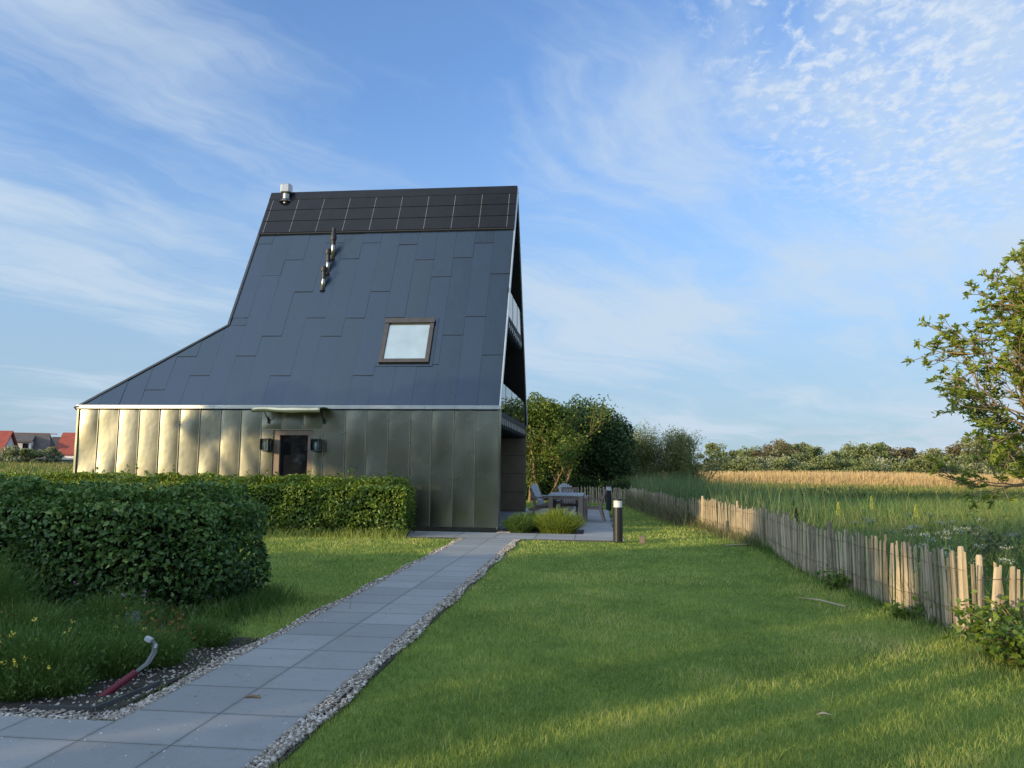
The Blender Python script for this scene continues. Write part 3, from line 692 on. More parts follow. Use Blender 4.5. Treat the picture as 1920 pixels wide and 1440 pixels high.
for k in range(21):
    xa, xb = -CW*(k+1) + .0018, -CW*k - .0018
    js = sorted([-.05] + JN.get(k, []) + [6.26] + ([V1] if k == 13 else []))
    for j in range(len(js) - 1):
        va, vb = js[j], js[j+1] - (.004 if js[j+1] != V1 else 0)
        subs = [(xa, va), (xb, va), (xb, vb), (xa, vb)]
        if xb < X1 + .6:
            if xb < X1 + .05 and va > V1 - .2: continue
            if xa < X1 + .02 and va > V1 - .2: subs = [(max(p[0], X1 + .02), p[1]) for p in subs]
            else:
                if xa < X1 < xb and vb > V1: subs = [(xa, va), (xb, va), (xb, vb), (X1 + .02, vb), (X1 + .02, V1), (xa, V1 - .03)]
                subs = clip_left(subs)
        if len(subs) < 3: continue
        t1, t2 = g.normal(0, .006), g.normal(0, .0012); rv = g.random(); n0 = len(V)
        cx_, cv_ = (xa+xb)/2, (va+vb)/2
        top = [rp(p[0], p[1], .016 + t1*(p[0]-cx_) + t2*(p[1]-cv_) + .009*(1 - (p[1]-va)/max(vb-va, .1))) for p in subs]
        bot = [rp(p[0], p[1], .001) for p in subs]; m = len(subs)
        V += bot + top; RN += [rv]*(2*m)
        F.append(tuple(n0 + m + i for i in range(m))); F += [(n0+i, n0+(i+1) % m, n0+m+(i+1) % m, n0+m+i) for i in range(m)]
link_mesh('roof_sheets', V, F, ROOF, roof, rnd=RN)
for k in range(21):
    for v in JN.get(k, []):
        xa, xb = -CW*(k+1) + .01, -CW*k - .01
        if v > V1: xa = max(xa, X1 + .04)
        if xb <= xa: continue
        ins = clip_left([(xa, v), (xb, v), (xb, v + .012), (xa, v + .012)])
        if len(ins) >= 3: MB().prism([rp(p[0], p[1] - .004, .012) for p in ins], NF*.0165).build('cross_joint', PIPEDK, roof)
# eave drip edge, ridge cap
mb = MB().prism([rp(-Wd - OV, -.10, .02), rp(.02, -.10, .02), rp(.02, -.055, .02), rp(-Wd - OV, -.055, .02)], -NF*.08); mb.build('drip_edge', DARKTRIM, house)
# solar band
MB().prism([rp(X1 - .02, 6.20, .062), rp(.01, 6.20, .062), rp(.01, SL + .03, .062), rp(X1 - .02, SL + .03, .062)], -NF*.060).build('solar_tray', PIPEDK, house)
MB().prism([rp(X1 - .02, 7.70, .075), rp(.012, 7.70, .075), rp(.012, SL + .045, .075), rp(X1 - .02, SL + .045, .075)], -NF*.012).prism([rp(X1 - .02, 7.85, .075, True), rp(.012, 7.85, .075, True), rp(.012, SL + .04, .075, True), rp(X1 - .02, SL + .04, .075, True)], -NB*.012).build('ridge_cap', PV, house)
rows = [6.24, 6.735, 7.225, 7.69]; xs = [X1 + .0, -7.72] + [-7.72 + .8345*k for k in range(1, 10)] + [.005]
for j in range(3):
    for i in range(len(xs) - 1):
        a, b = xs[i] + .005, xs[i+1] - .005; va, vb = rows[j] + .008, rows[j+1] - .012
        o = .074 + g.normal(0, .0006)
        MB().prism([rp(a, va, o + .008), rp(b, va, o + .008), rp(b, vb, o), rp(a, vb, o)], -NF*.012).build('solar_panel', PV, house)
for x in xs[1:-1]:
    mb = MB()
    for j in range(3): mb.prism([rp(x - .004, rows[j] + .01, .0835), rp(x + .004, rows[j] + .01, .0835), rp(x + .004, rows[j+1] - .014, .0765), rp(x - .004, rows[j+1] - .014, .0765)], -NF*.006)
    mb.build('panel_joint', PVLINE, house)
# verges
def verge(mb, a, b, w, h, back=False, x=None): mb.beam(a, b, w, h)
mb = MB().prism([rp(.004, -.08, .02), rp(.004, SL + .02, .02), rp(.004, SL + .02, -.13), rp(.004, -.08, -.13)], (.032, 0, 0)); mb.build('verge_trim', TRIM, house)
mb = MB().prism([rp(.004, -.08, .02, True), rp(.004, SL - .11, .02, True), rp(.004, SL - .11, -.10, True), rp(.004, -.08, -.10, True)], (.032, 0, 0)); mb.build('verge_trim', TRIM, house)
mb = MB()
mb.prism([rp(-Wd - OV - .02, -.08, .05), rp(X1 - .03, V1 + .02, .05), rp(X1 + .02, V1 - .01, .05), rp(-Wd - OV + .09, -.08, .05)], -NF*.09)
mb.prism([rp(X1 - .03, V1 + .025, .05), rp(X1 - .03, SL + .02, .05), rp(X1 + .035, SL + .02, .05), rp(X1 + .035, V1, .05)], -NF*.09)
mb.build('roof_edge_trim', DARKTRIM, house)
# skylight
sx0, sx1, sv0, sv1 = -3.31, -1.95, 1.33, 2.78
mb = MB(); b = .115
def rbox(mb, xa, xb, va, vb, o0, o1): mb.prism([rp(xa, va, o0), rp(xb, va, o0), rp(xb, vb, o0), rp(xa, vb, o0)], NF*(o1-o0))
rbox(mb, sx0, sx0 + b, sv0, sv1, .005, .10); rbox(mb, sx1 - b, sx1, sv0, sv1, .005, .10); rbox(mb, sx0 + b, sx1 - b, sv0, sv0 + b, .005, .097); rbox(mb, sx0 - .01, sx1 + .01, sv1 - .14, sv1 + .02, .102, .125); rbox(mb, sx0 + b, sx1 - b, sv1 - .14, sv1, .005, .10)
skl = mb.build('skylight', simple('skylight frame', (.10, .085, .075), .35, .75, .15, 6), house, bevel=.006)
mb = MB(); rbox(mb, sx0 + b, sx1 - b, sv0 + b, sv1 - .14, .04, .06); mb.build('pane', BLIND, skl)
mb = MB(); rbox(mb, sx0 - .10, sx1 + .10, sv0 - .09, sv0 - .004, .022, .034); rbox(mb, sx0 - .10, sx0 - .004, sv0, sv1 + .09, .022, .034); rbox(mb, sx1 + .004, sx1 + .10, sv0, sv1 + .09, .022, .034); mb.build('flashing', ROOF, skl, label='dark blue sheet flashing around the skylight')
# vent pipes and chimney
for x, v, h, cone in ((-5.38, 3.94, .74, 0), (-5.37, 4.55, .80, 0), (-5.33, 5.14, 1.00, 1)):
    p = rp(x, v, -.05); c = (p.x, p.y, p.z)
    vp = MB().lathe([(.075, 0), (.060, h*.45), (.052, h*.52), (.052, h*.85)], 18, c).build('vent_pipe', STEEL, house, smooth=True)
    if cone: MB().lathe([(.062, h*.48), (.062, h*.62), (.085, h*.63), (.09, h*.72), (.068, h*.86), (.05, h*.93), (.05, h*.995), (.03, h)], 18, c).build('cap', PIPEDK, vp, smooth=False)
    else: MB().lathe([(.06, h*.50), (.06, h*.80), (.088, h*.81), (.088, h*.97), (.075, h)], 18, c).build('cap', PIPEDK, vp)
    mb = MB(); q = rp(x, v, .02); mb.lathe([(.085, -.02), (.070, .03)], 18, tuple(q)); mb.build('collar', PIPEDK, vp)
cx_, cy_, cz_ = -7.33, Yr - .16, Hr - .39
ch = MB().lathe([(.115, 0), (.115, .36)], 20, (cx_, cy_, cz_)).build('chimney', STEEL, house, smooth=False)
mb = MB(); mb.box(cx_ - .16, cx_ + .16, cy_ - .15, cy_ + .15, cz_ + .36, cz_ + .68); mb.build('cowl', STEEL, ch, bevel=.05)
MB().lathe([(.22, -.06), (.13, .04)], 20, (cx_, cy_, cz_ + .15)).build('flashing', STEEL, ch)

# gable end: recessed wall, balconies with glass railings
RX = -1.0
def yin(z, o=.16): return (max(z, He) - He)*CA/SA + o/SA          # inner face of the front slope at height z
mb = MB().prism([(RX, .28, 0), (RX, Dp - .28, 0), (RX, Dp - .28, He), (RX, Dp - yin(Hr - .5), Hr - .5), (RX, yin(Hr - .5), Hr - .5), (RX, .28, He)], (-.06, 0, 0))
gab = mb.build('gable_glazing', DGLASS, house)
mb = MB()
for y in (.34, 1.7, 3.1, 4.5, 5.9, 7.1): mb.box(RX, RX + .06, y, y + .07, .03, min(2.6, 9))
for y in (2.0, 3.7, 5.3): mb.box(RX, RX + .06, y, y + .07, 2.96, 5.1)
mb.box(RX, RX + .07, .28, 7.28, 2.50, 2.60); mb.build('frame', BLACK, gab)
MB().box(RX + .01, -.0, Dp - .36, Dp - .285, .13, 2.58).build('side_panel', BROWN, house, label='brown clad end panel beside the terrace')
for z in (.75, 1.38, 1.98): MB().box(RX + .012, -.002, Dp - .366, Dp - .359, z, z + .012).build('panel_gap', BLACK, house)
MB().box(RX + .01, .0, Dp - .35, Dp - .30, .0, .125).build('panel_base', BLACK, house)
MB().box(RX + .07, .01, .31, Dp - .37, -.04, .11).build('step', simple('grey stone step', (.2, .2, .205), .7), house, bevel=.006)
def balcony(z, ya, yb, gh, posts):
    mb = MB(); mb.box(RX + .02, -.03, ya, yb, z - .06, z)
    n = int((yb-ya)/.42)
    for i in range(n+1):
        y = ya + .06 + (yb-ya-.12)*i/n; mb.box(RX + .02, -.035, y - .03, y + .03, z - .30, z - .065)
    bal = mb.build('balcony', simple('dark balcony steel', (.022, .028, .036), .5, .3, .2, 6), house)
    for i in range(n+1):
        y = ya + .06 + (yb-ya-.12)*i/n; MB().box(-.033, -.012, y - .035, y + .035, z - .22, z - .07).build('clamp_plate', TRIM, bal)
    mb = MB(); mb.box(-.031, -.014, ya - .02, yb + .02, z - .02, z + .10); mb.build('rail_base', BLACK, bal)
    ps = [ya + .05] + posts + [yb - .05]
    for a, b in zip(ps[:-1], ps[1:]): MB().box(-.028, -.018, a + .012, b - .012, z + .04, z + gh).build('railing_glass', RAILGLASS, bal)
    for p in ps: MB().box(-.036, -.012, p - .011, p + .011, z + .0, z + gh + .0).build('railing_post', BLACK, bal)
balcony(2.93, .32, 7.15, .86, [1.55, 3.05, 4.65, 5.9])
balcony(5.72, 1.70, 5.70, .86, [3.05, 4.3])

# ------------------------------------------------------------------ posts, table, chairs
def bollard(loc, label):
    root = empty('bollard_light', loc, label, 'bollard light', group='bollard lights along the terrace edge')
    MB().lathe([(.098, 0), (.102, .02), (.102, .755)], 24).build('post', ANTH, root, smooth=False)
    m = MB().lathe([(.094, .757), (.094, .90)], 24).build('lens', simple('frosted lamp lens', (.62, .63, .63), .35, 0, .05, 4), root)
    MB().lathe([(.104, .902), (.104, .930), (.09, .938)], 24).build('cap', ANTH, root)
bollard((2.90, -2.12, 0), 'nearer dark bollard light with white lens at the corner of the terrace')
bollard((2.86, 10.75, 0), 'farther dark bollard light with white lens at the back end of the terrace')
st = MB().box(-.055, .055, -.055, .055, -.03, .135).build('wooden_stub', TEAK, bevel=.006); st.location = (3.42, -2.05, 0)
tag(st, 'short square wooden peg standing in the lawn right of the bollard light', 'peg')

tb = empty('garden_table', (1.53, 4.5, .02), 'grey weathered wooden garden table on the terrace', 'table')
mb = MB()
for i in range(6): mb.box(-.50 + i*.168, -.50 + i*.168 + .160, -1.05, 1.05, .755, .80)
mb.build('tabletop', TEAKG, tb, bevel=.003)
MB().box(-.47, .47, -1.0, -.96, .66, .75).box(-.47, .47, .96, 1.0, .66, .75).box(-.47, -.43, -.96, .96, .66, .75).box(.43, .47, -.96, .96, .66, .75).build('apron', TEAK, tb)
for sx in (-1, 1):
    for sy in (-1, 1): MB().box(sx*.435 - .062, sx*.435 + .062, sy*.97 - .062, sy*.97 + .062, 0, .752).build('leg', TEAK, tb, bevel=.004)

def dining_chair(loc, rz, label):
    root = empty('garden_chair', loc, label, 'chair', rz, 'wooden dining chairs around the garden table')
    mb = MB()                                             # faces +x
    for i in range(6): mb.box(-.24 + i*.082, -.24 + i*.082 + .074, -.24, .24, .425, .45)
    mb.build('seat', TEAK, root)
    mb = MB(); a = Vector((-.21, 0, .45)); q = Vector((-.36, 0, .92))
    for i in range(6): y = -.2 + i*.08; mb.beam((a.x, y, a.z), (q.x, y, q.z - .02), .06, .018, (1, 0, 0))
    mb.beam((q.x, -.27, q.z), (q.x, .27, q.z), .025, .07); mb.build('backrest', TEAK, root)
    for s in (-1, 1):
        MB().beam((.22, s*.25, 0), (.22, s*.25, .64), .045, .06, (1, 0, 0)).build('leg', TEAK, root)
        MB().beam((-.33, s*.25, 0), (-.21, s*.25, .45), .045, .07, (1, 0, 0)).beam((-.21, s*.25, .43), (-.37, s*.25, .94), .04, .06, (1, 0, 0)).build('leg', TEAK, root)
        MB().beam((-.31, s*.265, .66), (.28, s*.265, .66), .07, .03).build('arm', TEAK, root)
    MB().box(-.22, .22, -.23, .23, .36, .42).build('seat_frame', TEAK, root)
dining_chair((2.32, 4.15, .02), R(176), 'brown wooden dining chair right of the garden table with its back to the lawn')
dining_chair((.78, 4.60, .02), R(4), 'brown wooden dining chair tucked in on the house side of the garden table')
dining_chair((1.55, 5.85, .02), R(-90), 'brown wooden dining chair at the far end of the garden table')

def adirondack(loc, rz, label):
    root = empty('adirondack_chair', loc, label, 'chair', rz, 'slatted lounge chairs at the back of the terrace')
    mb = MB()                                             # faces +x, seat slopes down to the back
    for i in range(6):
        t = i/5; mb.obox((.36 - .58*t, 0, .38 - .14*t), (1, 0, .24), (0, 1, 0), (-.24, 0, 1), .050, .27, .011)
    mb.build('seat', TEAKG, root)
    mb = MB(); n = 7
    for i in range(n):
        k = (i - (n-1)/2)/((n-1)/2); L = .86 - .10*k*k
        mb.beam((-.20, .20*k, .20), (-.20 - .40*L, .30*k, .20 + .92*L), .074, .016, (1, 0, 0))
    mb.beam((-.24, -.28, .35), (-.24, .28, .35), .03, .07).beam((-.44, -.30, .72), (-.44, .30, .72), .03, .06); mb.build('backrest', TEAKG, root)
    for s in (-1, 1):
        MB().beam((.40, s*.29, 0), (.40, s*.29, .54), .03, .09, (1, 0, 0)).build('leg', TEAKG, root)
        MB().beam((.40, s*.265, .34), (-.62, s*.265, .03), .03, .12).build('leg', TEAK, root)
        MB().box(-.42, .50, s*.34 - .065, s*.34 + .065, .545, .567).beam((-.38, s*.33, .30), (-.38, s*.33, .545), .03, .05, (1, 0, 0)).build('arm', TEAKG, root)
adirondack((.62, 9.3, .02), R(-18), 'blue grey slatted lounge chair nearest the house wall at the back of the terrace')
adirondack((1.55, 9.9, .02), R(-48), 'blue grey slatted lounge chair showing behind the garden table')

# ------------------------------------------------------------------ lavender and bed plants
LAV = leafmat('sun yellowed lavender green', [(0, (.08, .13, .025)), (.5, (.21, .29, .045)), (1, (.42, .44, .08))], .3, .55, .25, 2, .5)  # yellow raised in the leaf colour to stand in for sunlight
LAVG = leafmat('shaded bed green', [(0, (.045, .095, .022)), (.5, (.095, .18, .038)), (1, (.20, .27, .07))], .3, .55, .25, 2, .5)
YEL = simple('yellow petals', (.75, .62, .08), .6, 0, .1, 20); PINK = simple('mauve petals', (.45, .22, .40), .6, 0, .1, 20)
def tuft(name, loc, rx, ry, h, n, mat, label, cat, w=.007, group=None, flowers=None, fmat=None):
    root = empty(name, loc, label, cat, group=group)
    a = rng.uniform(0, 6.283, n); q = np.sqrt(rng.random(n))
    px, py = q*np.cos(a)*rx*.62, q*np.sin(a)*ry*.62
    hh = h*(1 - .45*q**2)*rng.uniform(.6, 1.1, n)
    blades('foliage', np.stack([px, py, np.zeros(n)], 1), hh, np.full(n, w)*rng.uniform(.6, 1.3, n), q*max(rx, ry)*.55*rng.uniform(.6, 1.3, n) + .02, mat, 3, root, az=a + rng.normal(0, .4, n), rnd=np.clip(rng.beta(2, 2, n)*.75 + .3*hh/h - .1, 0, 1), tipw=.5)
    mm = n*(5 if 'lavender' in name else 2); lt = rng.random(mm); idx = rng.integers(0, n, mm)
    P = np.stack([px[idx] + np.cos(a[idx])*q[idx]*rx*.5*lt**1.7, py[idx] + np.sin(a[idx])*q[idx]*ry*.5*lt**1.7, hh[idx]*lt], 1) + rng.normal(0, .012, (mm, 3))
    leaf_mesh('leaves', P, rng.uniform(.02, .045, mm), mat, root, ratio=.32, up=.1, aim=np.tile([0, 0, .7], (mm, 1)))
    if flowers:
        fp = np.stack([rng.normal(0, rx*.45, flowers), rng.normal(0, ry*.45, flowers), h*rng.uniform(.7, 1.15, flowers)], 1)
        fp = np.repeat(fp, 7, 0) + rng.normal(0, .009, (flowers*7, 3))
        leaf_mesh('blossom', fp, rng.uniform(.012, .022, len(fp)), fmat, root, ratio=.9)
    return root
tuft('lavender_bush', (1.48, .02, 0), .66, .42, .60, 2600, LAV, 'broad yellow green lavender bush in front of the garden table', 'bush', .008)
tuft('lavender_bush', (.56, .00, 0), .42, .36, .48, 1700, LAVG, 'smaller darker lavender bush beside the corner of the house', 'bush', .008)
tuft('lavender_bush', (.80, .75, 0), .40, .36, .48, 1400, LAV, 'lavender bush half hidden behind the two front ones', 'bush', .008)
for i, (x, y, rx, ry, h, n, m, lab, fl, fm) in enumerate([
    (-1.02, -13.42, .30, .26, .30, 900, LAVG, 'small feathery green plant nearest the path behind the conduit', 0, None),
    (-1.50, -14.05, .42, .34, .42, 1500, LAVG, 'feathery green plant with yellow flowers left of the red conduit', 6, YEL),
    (-2.00, -14.25, .40, .30, .36, 1300, LAVG, 'feathery plant with pale yellow flowers at the left front of the bed', 4, YEL),
    (-1.55, -13.25, .42, .36, .36, 1300, LAVG, 'fine green plant between the glass jar and the conduit', 3, YEL),
    (-.98, -12.70, .30, .26, .26, 800, LAVG, 'low rounded green tuft at the back end of the bed by the path', 0, None),
    (-2.25, -13.35, .50, .40, .48, 1500, LAVG, 'taller bushy green plant in the middle of the bed left side', 0, None),
    (-2.9, -13.9, .45, .35, .44, 1200, LAVG, 'green plant at the far left front of the bed', 4, YEL),
    (-2.05, -12.45, .45, .35, .42, 1200, LAVG, 'leafy perennial with mauve flowers below the dark hedge', 5, PINK),
    (-1.22, -14.25, .22, .2, .22, 600, LAVG, 'small green weed right behind the red conduit', 2, YEL),
    (-1.20, -13.75, .30, .26, .34, 1000, LAVG, 'feathery green plant just left of the upright grey cables', 0, None),
    (-1.45, -14.38, .30, .18, .24, 800, LAVG, 'low green plant at the front edge of the bed beside the pebbles', 5, YEL),
    (-1.95, -13.9, .40, .30, .40, 1300, LAVG, 'bushy green plant in the middle of the bed behind the yellow flowers', 3, YEL),
    (-2.45, -14.45, .34, .2, .26, 900, LAVG, 'low green plant at the left front edge of the bed', 2, YEL),
    (-3.2, -12.8, .60, .45, .85, 1900, LAVG, 'tall feathery green shrub at the left picture edge before the hedge', 0, None)]):
    tuft('garden_plant', (x, y, 0), rx, ry, h, n, m, lab, 'plant', .0045, 'plants in the flower bed', fl, fm)
RUST = leafmat('orange brown leaves', [(0, (.10, .05, .015)), (.5, (.22, .11, .03)), (1, (.34, .18, .05))], .3, .5, .3, 2, .4)
for (x, y, sx, n, lab) in ((-2.55, -13.75, .22, 260, 'orange brown leaved low plant at the left edge of the bed'), (-1.20, -13.0, .14, 130, 'small orange tinted plant behind the conduit')):
    root = empty('spurge_plant', (x, y, 0), lab, 'plant', group='orange leaved plants in the bed')
    P = np.stack([rng.normal(0, sx, n), rng.normal(0, sx*.8, n), np.abs(rng.normal(.22, .08, n))], 1)
    leaf_mesh('foliage', P, rng.uniform(.025, .05, n), RUST, root, ratio=.5, up=.6)
    mb = MB()
    for i in range(14): mb.tube([(rng.normal(0, sx*.3), rng.normal(0, sx*.3), 0), tuple(P[i])], [.004, .002], 4)
    mb.build('stems', BARK, root)
# conduit
cn = empty('cable_conduit', (-.93, -14.22, 0), 'dark red plastic conduit with grey cables sticking out of the soil', 'conduit')
pts = [Vector((-.01, -.08, -.03)), Vector((.13, .18, .115))]
mb = MB(); N_ = 34; dirv = pts[1] - pts[0]
mb.tube([pts[0] + dirv*(i/N_) for i in range(N_+1)], [.024 + .0025*(i % 2) for i in range(N_+1)], 14); mb.build('pipe', REDP, cn)
e = pts[1]
mb = MB()
for k, (dx, dy) in enumerate(((0, 0), (.014, .008), (-.012, .010))):
    mb.tube([e + Vector((dx, dy, 0))*.6 - dirv*.05, e + Vector((.035 + dx, .08 + dy, .045)), e + Vector((.055 + dx, .12 + dy, .11)), e + Vector((.052 + dx*.6, .13 + dy, .17)), e + Vector((.03 + dx*.4, .125 + dy, .20))], .0085, 8)
mb.build('cables', CABLE, cn, smooth=True)
mb = MB().obox(e + Vector((.015, .12, .205)), (1, 0, -.45), (0, 1, 0), (.45, 0, 1), .026, .019, .017).obox(e + Vector((.060, .135, .155)), (0, .4, 1), (0, 1, -.4), (1, 0, 0), .018, .012, .012); mb.build('tape', simple('grey white tape', (.5, .52, .53), .5), cn, bevel=.006)
jr = MB().lathe([(.060, 0), (.066, .03), (.066, .26), (.070, .265), (.070, .285), (.064, .285), (.062, .26), (.062, .02)], 24).build('glass_jar', simple('pale glass', (.28, .32, .31), .12, 0, .1, 8, spec=.9), smooth=False)
jr.location = (-1.82, -12.45, -.06); tag(jr, 'round pale glass jar standing in the grass below the dark hedge', 'jar')
mb = MB().box(-1.0, -.655, -14.60, -14.57, -.02, .035)
mb.beam((-1.2, -14.60, .02), (-.74, -14.585, .02), .012, .05)
mb.beam((-.72, -14.55, .02), (-.66, -13.95, .02), .012, .05)
ed = MB().beam((-1.2, -14.60, .015), (-.74, -14.585, .015), .012, .05).beam((-.735, -14.57, .015), (-.665, -13.95, .015), .012, .05).build('edging_strip', simple('grey edging', (.07, .07, .072), .8))
tag(ed, 'thin dark edging strip at the corner of the flower bed', 'edging')

# ------------------------------------------------------------------ paling fences
def walk(poly, step):
    """points every step along a polyline, with the direction there"""
    P = [Vector((*p, 0)) for p in poly]; out = []; rest = 0.0
    for a, b in zip(P[:-1], P[1:]):
        d = b - a; L = d.length; d.normalize(); t = rest
        while t < L: out.append((a + d*t, d)); t += step*random.uniform(.82, 1.2)
        rest = t - L
    return out
def pale(mb, p, d, h, w, lean_s, lean_f, tw):
    """one split chestnut pale: irregular five sided stick"""
    s = Vector((-d.y, d.x, 0)); n = 5; pts = []
    secs = [(0, .9), (.25, 1.05), (.6, 1.0), (.9, .92), (1, .8)]
    ph = random.uniform(0, 6.28); bend = random.gauss(0, .012); vs = []
    for t, k in secs:
        c = p + d*(lean_s*t + bend*math.sin(3*t)) + s*lean_f*t + Vector((0, 0, h*t - .05))
        for i in range(n):
            a = 6.283*i/n + ph
            vs.append(c + d*math.cos(a)*w*.5*k*(1 + .18*math.sin(i*2.3 + ph)) + s*math.sin(a)*w*.32*k)
    vs = [v + Vector((0, 0, random.uniform(-.012, .008) if j >= 20 else 0)) for j, v in enumerate(vs)]
    fs = [(i*n+k, i*n+(k+1) % n, (i+1)*n+(k+1) % n, (i+1)*n+k) for i in range(4) for k in range(n)] + [tuple(range(n))[::-1], tuple(range(20, 25))]
    mb.add(vs, fs)
def fence(poly, step, hgt, label, limit, posts, wob=.02, tilt=0.0):
    root = empty('paling_fence', (poly[0][0], poly[0][1], 0), label, 'fence')
    o = Vector((poly[0][0], poly[0][1], 0)); W = walk(poly, step); rest = MB(); tops = []
    W.sort(key=lambda q: (q[0] - CAM).length)
    grp = 0.0
    for i, (p, d) in enumerate(W):
        h = hgt*random.uniform(.93, 1.06) + .03*math.sin(p.y*1.1); w = random.uniform(.034, .058)
        s = Vector((-d.y, d.x, 0)); wv = s*.05*math.sin(p.y*.9 + 1)
        ls = random.gauss(0, wob) + .035*math.sin(p.y*2.1 + p.x); lf = random.gauss(0, .015) + tilt
        if i < limit:
            mb = MB(); pale(mb, p - o + wv, d, h, w, ls, lf, 0); mb.build('pale', PALE, root)
        else: pale(rest, p - o + wv, d, h, w, ls, lf, 0)
    if rest.v: rest.build('pale', PALE, root)['kind'] = 'stuff'
    for p in posts:
        q = Vector((p[0], p[1], 0)) - o
        MB().tube([q + Vector((0, 0, -.05)), q + Vector((.01, .01, hgt*1.03)), q + Vector((.01, .01, hgt*1.06))], [.032, .030, .022], 8).build('post', PALE, root)
    mb = MB(); W2 = walk(poly, .25)
    for z in (.24, .62):
        for side in (-1, 1):
            pts = [p - o + Vector((-d.y, d.x, 0))*(side*.022 + .05*math.sin(p.y*.9 + 1) + tilt*z/hgt) + Vector((0, 0, z*hgt/.8 + .012*math.sin(i*1.7 + side))) for i, (p, d) in enumerate(W2)]
            if len(pts) > 1: mb.tube(pts, .0032, 4)
    mb.build('wire', WIRE, root)
    return root
near_c = FENCE[0]
fence([(6.06, -11.38), (6.5, -11.42), (7.3, -11.4), (8.3, -11.3)], .054, .76, 'short sunlit stretch of leaning split paling fence behind the brambles at the right edge', 100, [(6.12, -11.37)], .05, -.05)
fence(FENCE[:7], .073, .82, 'long grey split chestnut paling fence along the right side of the lawn', 100, [(5.79, -7.6), (5.75, -5.2), (5.80, -2.9), (5.70, -.5), (5.30, 2.6), (6.03, -11.2)])
fence([(4.98, 4.0), (4.80, 6.0), (4.30, 11.0), (3.95, 15.5), (3.2, 16.6), (1.5, 17.2)], .085, .78, 'far overgrown stretch of paling fence in the shade at the end of the lawn', 100, [(4.6, 8), (4.2, 12), (3.9, 15.6)])
n = 4200; y = rng.uniform(3.2, 16.5, n); k_ = rng.random(n) < .25; y = np.where(k_, rng.uniform(-2.5, 3.5, n), y); x = fence_x(y) - rng.exponential(.16, n) + .05; hh = np.where(k_, rng.uniform(.12, .45, n), rng.uniform(.25, .85, n))
tag(blades('dry_stalks', np.stack([x, y, np.full(n, -.02)], 1), hh, rng.uniform(.007, .014, n), hh*rng.uniform(.1, .9, n), leafmat('dry stalks', [(0, (.10, .08, .05)), (.5, (.22, .18, .11)), (.8, (.16, .22, .08)), (1, (.42, .36, .22))], .25, .7, .2, .8, .5), 3, droop=.12), 'bent dry stalks and dead reeds leaning along the far stretch of the fence', 'dry stalks', kind='stuff')
# a few dropped sticks
for i, (x, y, L, a) in enumerate(((5.35, -9.75, .75, 2.1), (5.15, -2.4, 1.1, .35), (5.0, .55, 1.0, .5))):
    mb = MB(); mb.tube([(0, 0, .02), (L*.5*math.cos(a), L*.5*math.sin(a), .035), (L*math.cos(a), L*math.sin(a), .015)], [.012, .010, .005], 6)
    s = mb.build('dead_branch', PALE); s.location = (x, y, 0)
    tag(s, ['dry pale stick lying in the grass near the nearer end of the long fence', 'dry twig lying on the lawn edge midway along the long fence', 'dry twig lying on the lawn at the sunlit far end of the long fence'][i], 'stick', 'dry sticks along the fence foot')

dl = link_mesh('dry_leaf', [(-.05, 0, .03), (0, -.022, .042), (.06, 0, .03), (0, .022, .045), (-.05, .05, .028), (.0, .035, .045), (.05, .06, .03)], [(0, 1, 2), (0, 2, 3), (4, 5, 6)], simple('dry leaf', (.50, .40, .24), .8))
dl.location = (3.92, -14.08, .01); tag(dl, 'single pale dry leaf lying on the near lawn', 'leaf')
tw = MB().tube([(-.05, 0, .022), (0, .012, .028), (.055, .0, .022)], [.008, .010, .006], 6).tube([(.0, .012, .026), (.03, .045, .024)], [.005, .003], 5).build('broken_twig', BARKL); tw.location = (.14, -14.18, 0)
tag(tw, 'short broken twig lying on the paved path', 'twig')
# weeds along the fence foot
n = 5000; y = rng.uniform(-11.5, 3.5, n); x = fence_x(y) - rng.exponential(.08, n) + .06; hh = rng.uniform(.05, .22, n)*np.where(y < -4, .55, 1)*(1 + 1.2*(rng.random(n) < .05))
tag(blades('weeds', np.stack([x, y, np.full(n, -.02)], 1), hh, rng.uniform(.006, .014, n), hh*rng.uniform(.2, .8, n), LAVG, 3, rnd=rng.beta(2, 2, n)), 'unmown weeds and long grass along the foot of the paling fence', 'weeds', kind='stuff')
n = 3500; x = rng.uniform(-15, -1.8, n); y = -2.05 - rng.exponential(.10, n); hh = rng.uniform(.06, .24, n)*(np.abs(y + 2.0) < .35)
tag(blades('long_grass', np.stack([x, y, np.full(n, -.02)], 1), hh + .03, rng.uniform(.006, .012, n), hh*rng.uniform(.2, .9, n), GRASS, 3, rnd=rng.beta(2, 2, n)), 'longer grass along the foot of the sunlit hedge', 'long grass', kind='stuff')
n = 6000; x = rng.uniform(-8, -1.4, n); y = -11.78 - rng.exponential(.16, n); e = rng.random(n) < .3; x = np.where(e, -1.48 + rng.exponential(.14, n), x); y = np.where(e, rng.uniform(-11.8, -10.1, n), y); hh = rng.uniform(.06, .26, n)
tag(blades('hedge_foot_grass', np.stack([x, y, np.full(n, -.02)], 1), hh, rng.uniform(.005, .010, n), hh*rng.uniform(.2, .9, n), LAVG, 3, rnd=rng.beta(2, 2.5, n)), 'long shaded grass at the foot of the dark hedge', 'grass', kind='stuff')

